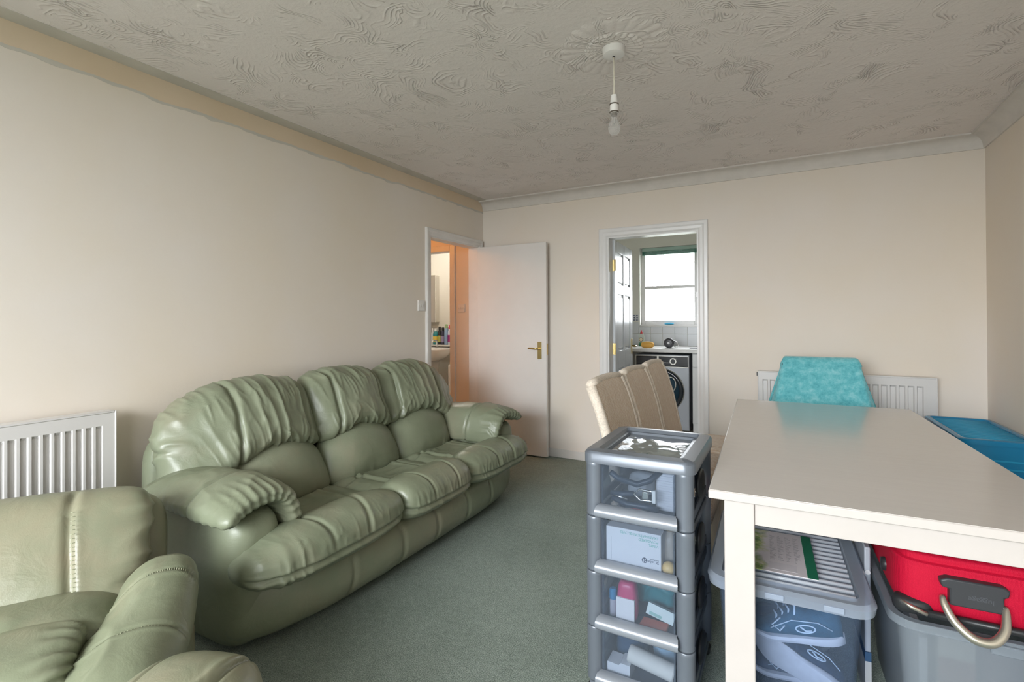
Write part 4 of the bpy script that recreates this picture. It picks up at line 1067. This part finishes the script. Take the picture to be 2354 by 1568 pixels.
# things inside the drawers (world coordinates)
def Z(t): return tiers[t][0]+.020
CX, CY = TX, TY
st = thing('stethoscope', 'dark rubber tubing with a chrome clip in the top drawer', 'stethoscope', (CX+.10, CY+.04, Z(0)))
MB().tube([(-.022, .0, .12), (.0, .01, .10), (.06, .02, .085), (.10, .03, .10), (.13, .05, .13)], .010).build('tubing', mat('rubber_navy', (.02, .035, .06), .4), st, smooth=True)
MB().tube([(-.022, .005, .05), (.02, .0, .055), (.055, .0, .06)], .009).build('tubing', mat('rubber_navy', (.02, .035, .06), .4), st, smooth=True)
MB().tube([(-.022, .02, .03), (.03, .01, .018), (.09, .01, .02), (.13, .02, .012)], .010).build('tubing', mat('rubber_navy', (.02, .035, .06), .4), st, smooth=True)
MB().tube([(-.022, .0, .048), (.035, -.004, .040)], .003).build('chrome_rod', M_CHROME, st, smooth=True)
cl = MB().tube([(.055, 0, .06), (.075, 0, .078), (.115, 0, .076), (.118, 0, .045), (.075, 0, .042)], .0035, 8, True).build('clip_frame', mat('nickel', (.72, .70, .66), .2, .9), st, smooth=True)
box('clip_buckle', mat('nickel', (.72, .70, .66), .2, .9), (.082, .102, -.004, .006, .047, .073), cl, bevel=.003)
box('clip_plate', mat('clip_white', (.78, .77, .74), .3), (.114, .126, -.006, .006, .040, .080), cl, bevel=.002)
rb = thing('ridged_box', 'pale ridged plastic box at the side of the top drawer', 'box', (CX+.215, CY+.09, Z(0)))
M_PALE = mat('pale_grey_plastic', (.62, .62, .65), .45)
box('box_body', M_PALE, (0, .065, 0, .20, 0, .125), rb, bevel=.006)
for k in range(7): box('ridge', M_PALE, (.006, .059, -.003, .0, .012+k*.016, .020+k*.016), rb, bevel=.001)
pk = thing('plastic_pouch', 'crumpled clear pouch at the back of the top drawer', 'pouch', (CX+.145, CY+.19, Z(0)+.004))
puff('pouch', plastic_clear('pouch_clear', (.75, .78, .82), .5), pk, (.045, .04, .04), (24, 18, 16), 1, 3, 2.2, None, lambda P, W: .008*crease_field(W, (20, 15, 20), 3), centre=(0, 0, .046))
rd = thing('red_clip', 'small red plastic clip lying in the top drawer', 'clip', (CX+.16, CY+.05, Z(0)))
puff('clip_body', mat('clip_red', (.40, .02, .03), .3), rd, (.018, .008, .008), (10, 6, 6), 2, 3, 2.4, centre=(0, 0, .008))
# glove box, upside down
gb = thing('glove_box', 'white carton of vinyl examination gloves upside down in a drawer', 'box', (CX+.066, CY+.025, Z(1)), math.radians(.5))
M_CARD = mat('white_card', (.74, .74, .77), .5)
box('carton', M_CARD, (0, .178, 0, .11, 0, .128), gb, bevel=.002)
gt = mat('print_green', (.20, .52, .42), .6); gk = mat('print_dark', (.06, .08, .12), .6)
def flip_text(nm, s_, size, m_, x, z): return text(nm, s_, size, m_, gb, (x, -.0006, z), (PI/2, PI, 0), .0002)
flip_text('print_line', 'EXAMINATION GLOVES', .0115, gt, .170, .120)
flip_text('print_line', 'POWDERED', .0115, gt, .170, .107)
flip_text('print_line', 'VINYL', .0115, gt, .170, .094)
flip_text('print_line', 'St John', .0125, gk, .171, .043)
flip_text('print_line', 'Ambulance', .0062, gk, .171, .0485)
lg = MB().lathe([(.0085, -.0010), (.0085, -.0002)], 24, (.126, 0, .040), 'y').build('emblem', gk, gb)
for a in (0, 1, 2, 3):
    an = a*PI/2+PI/4; ca, sa = math.cos(an), math.sin(an)
    q = [(.0010, 0), (.0062, .0030), (.0050, 0), (.0062, -.0030)]
    MB().prism([(.126+x*ca-y*sa, .040+x*sa+y*ca) for x, y in q], -.0014, -.0009, 'y').build('emblem_arm', M_CARD, lg)
box('glue_flap', mat('card_seam', (.66, .66, .69), .6), (.016, .0175, -.0012, 0, .0, .095), gb)
eg = thing('rubber_ball', 'yellow rubber ball in the drawer beside the glove carton', 'ball', (CX+.263, CY+.048, Z(1)))
puff('ball', mat('ball_yellow', (.78, .52, .20), .45), eg, (.021, .021, .021), (14, 14, 14), 2, 2, 2, centre=(0, 0, .021))
pb = thing('beige_pouch', 'beige plastic pouch behind the yellow ball', 'pouch', (CX+.252, CY+.13, Z(1)+.005))
puff('pouch', mat('pouch_beige', (.62, .55, .47), .35), pb, (.020, .04, .055), (12, 12, 20), 1, 3, 2.4, lambda P, W: np.stack([W[:,0]*(1-.3*P[:,2]), W[:,1], W[:,2]], 1), lambda P, W: .006*crease_field(W, (30, 10, 20), 4), centre=(0, 0, .055))
tp = thing('teal_packet', 'dark teal packet standing behind the glove carton', 'packet', (CX+.155, CY+.20, Z(1)+.006))
puff('packet', mat('packet_teal', (.015, .12, .14), .4), tp, (.074, .03, .06), (18, 8, 14), 1, 6, 2.6, None, lambda P, W: .005*crease_field(W, (20, 10, 14), 6), centre=(0, 0, .066))
# third drawer
pkb = thing('pink_bottle', 'pink bottle with a white label in the third drawer', 'bottle', (CX+.128, CY+.06, Z(2)))
puff('bottle_body', mat('bottle_pink', (.58, .05, .16), .35), pkb, (.033, .03, .064), (16, 14, 20), 2, 3, 6, lambda P, W: np.stack([W[:,0]*(1-.15*np.clip(P[:,2], 0, 1)**2), W[:,1]*(1-.15*np.clip(P[:,2], 0, 1)**2), W[:,2]], 1), centre=(0, 0, .064))
box('paper_label', mat('label_white', (.80, .77, .78), .5), (-.030, .030, -.034, -.026, .004, .082), pkb, bevel=.001)
bc = thing('blue_sprayer', 'small clear sprayer with a blue cap in the third drawer', 'bottle', (CX+.078, CY+.06, Z(2)), .3)
MB().lathe([(.010, 0), (.012, .004), (.012, .05), (.008, .056)], 14).build('bottle_body', plastic_clear('sprayer_clear', (.75, .72, .80), .5), bc, smooth=True)
MB().lathe([(.010, .054), (.013, .056), (.013, .085), (.009, .09)], 14).build('cap', mat('cap_blue', (.02, .22, .42), .35), bc, smooth=True, auto=.6)
wb2 = thing('medicine_box', 'white and green medicine carton leaning in the third drawer', 'box', (CX+.185, CY+.065, Z(2)+.012), 0)
b_ = box('carton', mat('carton_mint', (.68, .76, .74), .5), (0, .088, 0, .02, 0, .036), wb2, bevel=.001); b_.rotation_euler = (-.25, .22, 0); b_.location = (0, 0, .02)
b2_ = box('print_band', mat('carton_green', (.30, .52, .46), .5), (.01, .05, -.0008, .0, .003, .012), b_)
og = thing('orange_packet', 'flat orange packet on the third drawer floor', 'packet', (CX+.172, CY+.03, Z(2)), -.05)
box('packet', mat('packet_orange', (.62, .16, .10), .4), (0, .085, 0, .05, 0, .012), og, bevel=.003)
wl = thing('white_strip_box', 'narrow white carton at the front of the third drawer', 'box', (CX+.245, CY+.018, Z(2)), 0)
box('carton', M_CARD, (-.02, .038, 0, .010, 0, .012), wl, bevel=.001)
tq = thing('teal_bag', 'teal plastic bag filling the back of the third drawer', 'bag', (CX+.198, CY+.20, Z(2)))
puff('bag', mat('bag_teal', (.02, .20, .22), .3), tq, (.068, .07, .056), (24, 20, 18), 2, 4, 2.6, None, lambda P, W: .010*crease_field(W, (18, 14, 18), 9), centre=(0, 0, .066))
# bottom drawer
rl = thing('paper_roll', 'thick white paper roll lying tilted in the lowest drawer', 'roll', (CX+.205, CY+.055, Z(3)), 0)
r_ = MB().lathe([(.0, -.075), (.024, -.074), (.027, -.07), (.027, .07), (.024, .074), (.0, .075)], 24, (0, 0, 0), 'x', caps=False).build('roll', mat('roll_white', (.72, .69, .64), .7), rl, smooth=True, auto=.6)
r_.location = (0, 0, .062); r_.rotation_euler = (0, .16, 0)
cb2 = thing('card_packet', 'white tabbed card carton in the lowest drawer', 'box', (CX+.066, CY+.03, Z(3)), 0)
MB().prism([(0, 0), (.075, 0), (.075, .045), (.045, .046), (.038, .038), (.0, .040)], 0, .06, 'y').build('carton', M_CARD, cb2)
nv = thing('navy_cloth', 'folded navy cloth in the lowest drawer', 'cloth', (CX+.118, CY+.17, Z(3)+.004))
puff('cloth', mat('cloth_navy', (.02, .06, .12), .8), nv, (.050, .06, .05), (20, 18, 12), 2, 5, 2.6, None, lambda P, W: .006*crease_field(W, (10, 10, 26), 10), centre=(0, 0, .05))
pk2 = thing('pink_packet', 'dusky pink packet on top of the navy cloth', 'packet', (CX+.12, CY+.14, Z(3)+.102))
puff('packet', mat('packet_pink', (.48, .16, .24), .4), pk2, (.05, .05, .016), (14, 14, 6), 2, 5, 2.4, centre=(0, 0, .016))
lb = thing('pale_blue_bag', 'pale blue plastic bag behind the paper roll', 'bag', (CX+.228, CY+.17, Z(3)+.006))
puff('bag', plastic_clear('bag_blue', (.38, .56, .70), .75), lb, (.040, .05, .055), (20, 18, 18), 2, 3, 2.3, None, lambda P, W: .010*crease_field(W, (22, 16, 20), 14), centre=(0, 0, .06))

# ------------------------------------------------------------------ clear storage boxes under the table
M_CLR = plastic_clear('tub_clear', (.50, .64, .85), .05, .10, .08)
M_LID = plastic_clear('tub_lid', (.62, .70, .82), .30, .12)
def ring_xy(cx, cy, hx, hy, r, z, n=6): return at_z([(cx+x, cy+y) for x, y in rrect(-hx, hx, -hy, hy, r, n)], z)
def tub(t, hx, hy, h, taper, m_):
    rings = [ring_xy(0, 0, hx-taper, hy-taper, .04, .0), ring_xy(0, 0, hx, hy, .05, h), ring_xy(0, 0, hx+.018, hy+.018, .06, h), ring_xy(0, 0, hx+.020, hy+.020, .06, h-.022),
             ring_xy(0, 0, hx+.016, hy+.016, .06, h-.022), ring_xy(0, 0, hx+.0145, hy+.0145, .06, h-.004), ring_xy(0, 0, hx-.004, hy-.004, .05, h-.004), ring_xy(0, 0, hx-taper-.004, hy-taper-.004, .04, .004)]
    return shell(rings, 'tub', m_, t, (True, True), smooth=True, auto=.6)
b1 = thing('storage_box', 'clear lidded storage box of shoes under the table', 'storage box', (2.592, 2.012, 0), math.radians(1.5))
hx, hy, hh = .195, .305, .425
tub(b1, hx, hy, hh, .03, M_CLR)
ld = shell([ring_xy(0, 0, hx+.026, hy+.026, .06, hh-.02), ring_xy(0, 0, hx+.030, hy+.030, .06, hh+.004), ring_xy(0, 0, hx+.022, hy+.022, .06, hh+.016), ring_xy(0, 0, hx-.012, hy-.012, .02, hh+.018),
            ring_xy(0, 0, hx-.016, hy-.016, .02, hh+.006)], 'lid', M_LID, b1, (False, True), smooth=True, auto=.7)
M_RIB = plastic_clear('lid_rib', (.70, .74, .80), .5, .06)
rb0 = None
for k in range(17):
    if rb0 is None: rb0 = MB().tube([(-hx+.02, 0, 0), (hx-.02, 0, 0)], .006, 8).build('ridge', M_RIB, ld, smooth=True); q = rb0
    else: q = rb0.copy(); C.objects.link(q)
    q.location = (0, -hy+.03+k*.0355, hh+.010)
for x in (-.06, .09): box('lid_clip', M_LID, (x, x+.05, -hy-.036, -hy-.028, hh-.012, hh+.004), ld, bevel=.002)
# shoes
def sneaker(label, loc, rot, up, sole, accent, mesh=True):
    t = thing('sneaker', label, 'shoe', loc, 0, 'shoes in the clear box'); t.rotation_euler = rot
    Ls = .27
    # sole: lofted outline along x (toe at -x)
    xs = np.linspace(-1, 1, 25); rings = []
    for a in xs:
        hwid = .045*(1-abs(a)**4)**.5*(1+.10*math.cos((a+.5)*2.2))-.006*math.exp(-((a-.1)/.35)**2)
        hwid = max(hwid, .003); zlow = .030*max(0, -a-.45)**1.5*2+.012*max(0, a-.75); th = .022+.010*max(0, a)
        x = a*Ls/2; ring = []
        for k in range(12):
            an = 2*PI*k/12; ring.append((x, hwid*math.copysign(abs(math.cos(an))**.6, math.cos(an)), zlow+th/2+th/2*math.copysign(abs(math.sin(an))**.5, math.sin(an))))
        rings.append(ring)
    shell(rings, 'sole', sole, t, smooth=True, auto=.8)
    rings = []
    for a in np.linspace(-.97, .97, 27):
        hwid = .041*(1-abs(a)**4)**.5*(1+.08*math.cos((a+.5)*2.2)); hwid = max(hwid, .004)
        zl = .018+.030*max(0, -a-.45)**1.5*2
        top = .040+.055*float(smooth01(np.array([a]), -.75, .15)[0])+.012*float(smooth01(np.array([a]), .5, .95)[0]); top = top*(1-max(0, abs(a)-.86)*2.2)
        x = a*Ls/2; ring = []
        for k in range(14):
            an = 2*PI*k/14; c_, s_ = math.cos(an), math.sin(an)
            nar = 1-.35*max(0, s_)**2
            ring.append((x, hwid*nar*math.copysign(abs(c_)**.75, c_), zl+(top-zl)*.5*(1+math.copysign(abs(s_)**.7, s_))))
        rings.append(ring)
    u_ = shell(rings, 'upper', up, t, smooth=True)
    MB().lathe([(.0, .001), (.030, 0)], 20, (0, 0, 0)).build('collar_opening', mat('shoe_lining', (.05, .06, .08), .9), t, loc=(.062, 0, .1075)).scale = (1.35, .8, 1)
    for k in range(4):
        x = -.045+k*.018; zz = .062+.014*k*.75
        MB().tube([(x, -.030, zz-.016), (x+.004, -.012, zz+.008), (x-.004, .012, zz+.008), (x, .030, zz-.016)], .0028, 6).build('lace', accent, t, smooth=True)
    MB().tube([(-.03, -.028, .070), (-.055, -.046, .055), (-.035, -.047, .040), (-.02, -.043, .055)], .0026, 6).build('lace', accent, t, smooth=True)
    lgp = [(.035+.026*math.cos(a), -.0425, .052+.011*math.sin(a)+.10*.026*math.cos(a)) for a in [2*PI*k/24 for k in range(24)]]
    e_ = MB().tube(lgp, .0022, 6, True).build('emblem', accent, u_, smooth=True)
    MB().tube([(.022, -.0435, .057), (.036, -.0435, .047), (.052, -.0435, .050)], .0026, 6).build('emblem_stroke', accent, e_, smooth=True)
    MB().tube([(-.06, -.0445, .044), (0, -.0440, .074), (.07, -.0415, .074), (.105, -.039, .055)], .0015, 6).build('seam_line', accent, t, smooth=True)
    return t
M_SH1 = mat('shoe_teal', (.015, .085, .13), .7, var=.25, vscale=60, bmp=.5, bscale=300)
M_SH2 = mat('shoe_navy', (.012, .03, .06), .7, var=.3, vscale=60, bmp=.5, bscale=300)
M_SH3 = mat('shoe_grey', (.06, .075, .11), .8, var=.3, vscale=60, bmp=.5, bscale=300)
M_SOLE = mat('sole_white', (.70, .64, .62), .6, var=.06, vscale=30); M_ACC = mat('shoe_white', (.70, .75, .78), .6)
sneaker('teal running shoe with a white sole inside the clear box', (2.62, 1.785, .255), (0, -.13, 0), M_SH1, M_SOLE, M_ACC)
sneaker('navy shoe showing its white sole inside the clear box', (2.625, 1.80, .150), (-PI/2+.30, .42, 0), M_SH2, M_SOLE, M_ACC)
sneaker('grey shoe at the bottom of the clear box', (2.60, 1.95, .03), (0, 0, .05), M_SH3, M_SOLE, M_ACC)
sneaker('dark shoe standing behind the teal running shoe', (2.62, 1.95, .20), (0, -.1, .05), M_SH2, M_SOLE, M_ACC)
sneaker('navy shoe with pale sole at the back of the clear box', (2.60, 2.12, .05), (0, 0, 3.0), M_SH2, M_SOLE, M_ACC)
sneaker('grey shoe on top at the back of the clear box', (2.60, 2.14, .20), (0, 0, .1), M_SH3, M_SOLE, M_ACC)
fp = thing('shoe_insole', 'pinkish insole tucked inside the clear box', 'insole', (2.435, 1.80, .20)); fp.rotation_euler = (0, .1, 0)
puff('insole', mat('insole_pink', (.62, .42, .36), .7), fp, (.008, .035, .10), (5, 12, 20), 0, 3, 2.4, centre=(0, 0, .1))
# leaflet on the lid
lf = thing('leaflet', 'printed garden leaflet with a green border on the box lid', 'leaflet', (2.46, 1.765, hh+.0255), math.radians(2))
mt, nt, p = nodes_of('leaflet_print'); co = coords(nt); p.inputs['Roughness'].default_value = .45
f = noise(nt, co, 16, 5, .7); tcx = N(nt, 'ShaderNodeTexCoord'); sx_ = N(nt, 'ShaderNodeSeparateXYZ'); L(nt, tcx.outputs['Object'], sx_.inputs[0])
pic = ramp(nt, f, [(.35, (.06, .12, .03)), (.48, (.22, .34, .08)), (.56, (.50, .52, .22)), (.66, (.74, .70, .70))])
mk = ramp(nt, mathn(nt, 'ADD', mathn(nt, 'MULTIPLY', sx_.outputs[0], 5.0), mathn(nt, 'MULTIPLY', noise(nt, co, 9, 4), .9)), [(.72, (0,0,0)), (.84, (1,1,1))])
mx = N(nt, 'ShaderNodeMix', data_type='RGBA'); L(nt, mk, mx.inputs[0]); L(nt, pic, mx.inputs[6]); mx.inputs[7].default_value = (.68, .64, .66, 1)
L(nt, mx.outputs[2], p.inputs['Base Color'])
box('paper', mt, (0, .225, 0, .33, 0, .002), lf)
box('green_border', mat('leaflet_green', (.015, .17, .09), .4), (.196, .225, .0, .33, .002, .0026), lf)
pm = mat('print_grey', (.30, .28, .30), .6)
rt = random.Random(5)
for k in range(4):
    mb = MB()
    for j in range(22): mb.box(.095+k*.024, .095+k*.024+.006+.013*rt.random(), .09+j*.0095, .093+j*.0095, .002, .0022)
    q = mb.build('text_column', pm, lf); q['kind'] = 'stuff'
box('print_box', mat('print_pale', (.60, .57, .60), .6), (.09, .17, .02, .07, .002, .0024), lf)

# frosted box with the red suitcase standing in it
M_FRO = plastic_clear('tub_frosted', (.38, .43, .48), .34, .35, .25)
b2 = thing('storage_box', 'open frosted storage box holding the red suitcase', 'storage box', (3.088, 2.035, 0), math.radians(1.5))
tub(b2, .225, .30, .42, .035, M_FRO)
for x in (-.04, .12): box('rim_clip', M_FRO, (x, x+.10, -.327, -.318, .385, .412), b2, bevel=.003)
bk = thing('paperback', 'pale and terracotta paperback inside the frosted box', 'book', (3.005, 1.80, .02), .06)
box('cover', mat('book_cream', (.74, .68, .56), .6), (-.035, .045, 0, .03, 0, .34), bk, bevel=.002)
box('cover_band', mat('book_terracotta', (.48, .26, .20), .6), (-.035, .045, -.0008, 0, 0, .28), bk)
bk2 = thing('grey_folder', 'pale upright folder inside the frosted box', 'folder', (2.935, 1.80, .02), .0)
box('folder', mat('folder_pale', (.72, .74, .76), .5), (-.008, .012, 0, .22, 0, .32), bk2, bevel=.002)
bk3 = thing('pink_folder', 'dusky pink folder lying in the frosted box', 'folder', (3.15, 1.80, .02), .0)
box('folder', mat('folder_pink', (.55, .36, .36), .6), (-.07, .07, 0, .20, 0, .25), bk3, bevel=.002)
sc = thing('suitcase', 'red fabric suitcase with a metal handle lying in the frosted box', 'suitcase', (3.10, 2.048, .405), math.radians(1.5))
mt, nt, p = nodes_of('suitcase_red'); p.inputs['Base Color'].default_value = (.50, .003, .030, 1); p.inputs['Roughness'].default_value = .7; p.inputs['Specular IOR Level'].default_value = .25
tcx = N(nt, 'ShaderNodeTexCoord'); sx_ = N(nt, 'ShaderNodeSeparateXYZ'); L(nt, tcx.outputs['Object'], sx_.inputs[0])
w1 = mathn(nt, 'SINE', mathn(nt, 'MULTIPLY', mathn(nt, 'ADD', sx_.outputs[0], sx_.outputs[2]), 1300.0)); w2 = mathn(nt, 'SINE', mathn(nt, 'MULTIPLY', mathn(nt, 'SUBTRACT', sx_.outputs[0], sx_.outputs[2]), 1300.0))
bump(nt, p, mathn(nt, 'MULTIPLY', w1, w2), .4, .001); M_RED = mt
def dsc(P, W):
    W = W.copy(); W[:,1] -= .012*(1-P[:,2]**2)*(P[:,1] < 0); return W
def dpc(P, W): return -.007*G(W[:,2]-.180, .004)+.004*G(W[:,2]-.172, .006)+.004*G(W[:,2]-.189, .006)
body = puff('case_body', M_RED, sc, (.245, .315, .112), (40, 40, 60), 2, 9, 4.2, dsc, dpc, centre=(0, 0, .115))
MB().tube([(-.20, -.326, .045), (.23, -.334, .045)], .0095, 10).build('telescopic_rod', M_BLACK, sc, smooth=True)
puff('corner_guard', M_BLACK, sc, (.045, .03, .024), (12, 8, 8), 1, 3.5, 2.4, centre=(-.205, -.300, .052))
MB().tube([(-.235, -.325, .066), (-.215, -.335, .058), (-.18, -.335, .046)], .006, rs=[.003, .006, .006]).build('corner_bar', mat('handle_metal', (.60, .56, .48), .28, .9), sc, smooth=True)
gp = MB().prism([(-.156, .150), (-.152, .132), (-.136, .130), (-.136, .088), (-.028, .088), (-.028, .130), (-.020, .132), (-.016, .150), (-.030, .157), (-.140, .157)], -.348, -.318, 'y').build('handle_base', mat('grip_black', (.035, .037, .042), .45), sc, bevel=.004, smooth=True, auto=.7)
text('embossed_word', 'luggage', .018, mat('grip_emboss', (.075, .08, .09), .35), gp, (-.048, -.3482, .120), (PI/2, PI, 0), .0004)
bail = spline([(-.150, -.340, .108), (-.148, -.352, .090), (-.134, -.372, .060), (-.108, -.386, .037), (-.084, -.390, .030), (-.058, -.386, .036), (-.036, -.372, .060), (-.027, -.352, .090), (-.025, -.340, .108)], np.linspace(0, 1, 41))
MB().tube(bail.tolist(), .01, 14, rs=[.004+.0075*math.sin(PI*k/40)**.45 for k in range(41)]).build('bail_handle', mat('handle_metal', (.60, .56, .48), .28, .9), sc, smooth=True)
MB().lathe([(.0, -.012), (.018, -.010), (.02, 0)], 16, (-.245, -.18, .10), 'x', caps=False).build('case_foot', M_BLACK, sc, smooth=True)
# packaging between the two boxes
sc2 = thing('scale_pack', 'clear pack with a round printed dial between the storage boxes', 'packet', (2.8215, 2.10, 0), math.radians(1.5))
box('pack_body', mat('pack_grey', (.34, .37, .42), .3), (-.003, .014, -.12, .10, .16, .50), sc2, bevel=.004)
box('pack_foot', mat('pack_navy', (.03, .08, .16), .5), (-.003, .014, -.12, .10, .13, .16), sc2)
box('pack_stand', mat('pack_white', (.42, .42, .42), .5), (-.003, .014, -.12, .10, .0, .13), sc2)
MB().lathe([(.0075, -.1225), (.0075, -.1195)], 20, (0, 0, .0), 'y').build('dial_ring', mat('dial_white', (.6, .6, .62), .4), sc2, loc=(.0055, 0, .42))

# ------------------------------------------------------------------ stacked blue crates by the right wall
M_BLUE = plastic_clear('crate_blue', (.02, .27, .50), .70, .12)
M_BLUED = mat('crate_blue_solid', (.02, .29, .49), .12)
def crate(label, loc, z0, h, grp):
    t = thing('blue_crate', label, 'crate', (loc[0], loc[1], z0), math.radians(1.0), grp)
    hx, hy = .145, .335
    shell([ring_xy(0, 0, hx-.02, hy-.02, .03, 0), ring_xy(0, 0, hx, hy, .035, h-.03), ring_xy(0, 0, hx+.016, hy+.016, .04, h-.028), ring_xy(0, 0, hx+.018, hy+.018, .04, h-.004),
           ring_xy(0, 0, hx+.010, hy+.010, .035, h), ring_xy(0, 0, hx-.006, hy-.006, .03, h), ring_xy(0, 0, hx-.012, hy-.012, .03, h-.016)], 'crate_body', M_BLUE, t, (True, True), smooth=True, auto=.7)
    box('lid_panel', M_BLUED, (-hx+.012, hx-.012, -hy+.012, hy-.012, h-.018, h-.0145), t)
    for k in range(14): MB().tube([(-hx+.02, 0, 0), (hx-.02, 0, 0)], .009, 8).build('lid_ridge', M_BLUED, t, smooth=True, loc=(0, -hy+.045+k*.044, h-.014))
    for k in range(5): box('side_ridge', M_BLUED, (-hx+.01, hx-.01, -hy-.004+.003*(4-k), -hy+.004+.003*(4-k), h-.07-k*.04, h-.06-k*.04), t, bevel=.002)
    return t
crate('blue plastic crate with a ridged lid, upper of the stack by the right wall', (3.545, 3.72), .335, .29, None)
crate('blue plastic crate with a ridged lid, lower of the stack by the right wall', (3.545, 3.72), .0, .335, None)
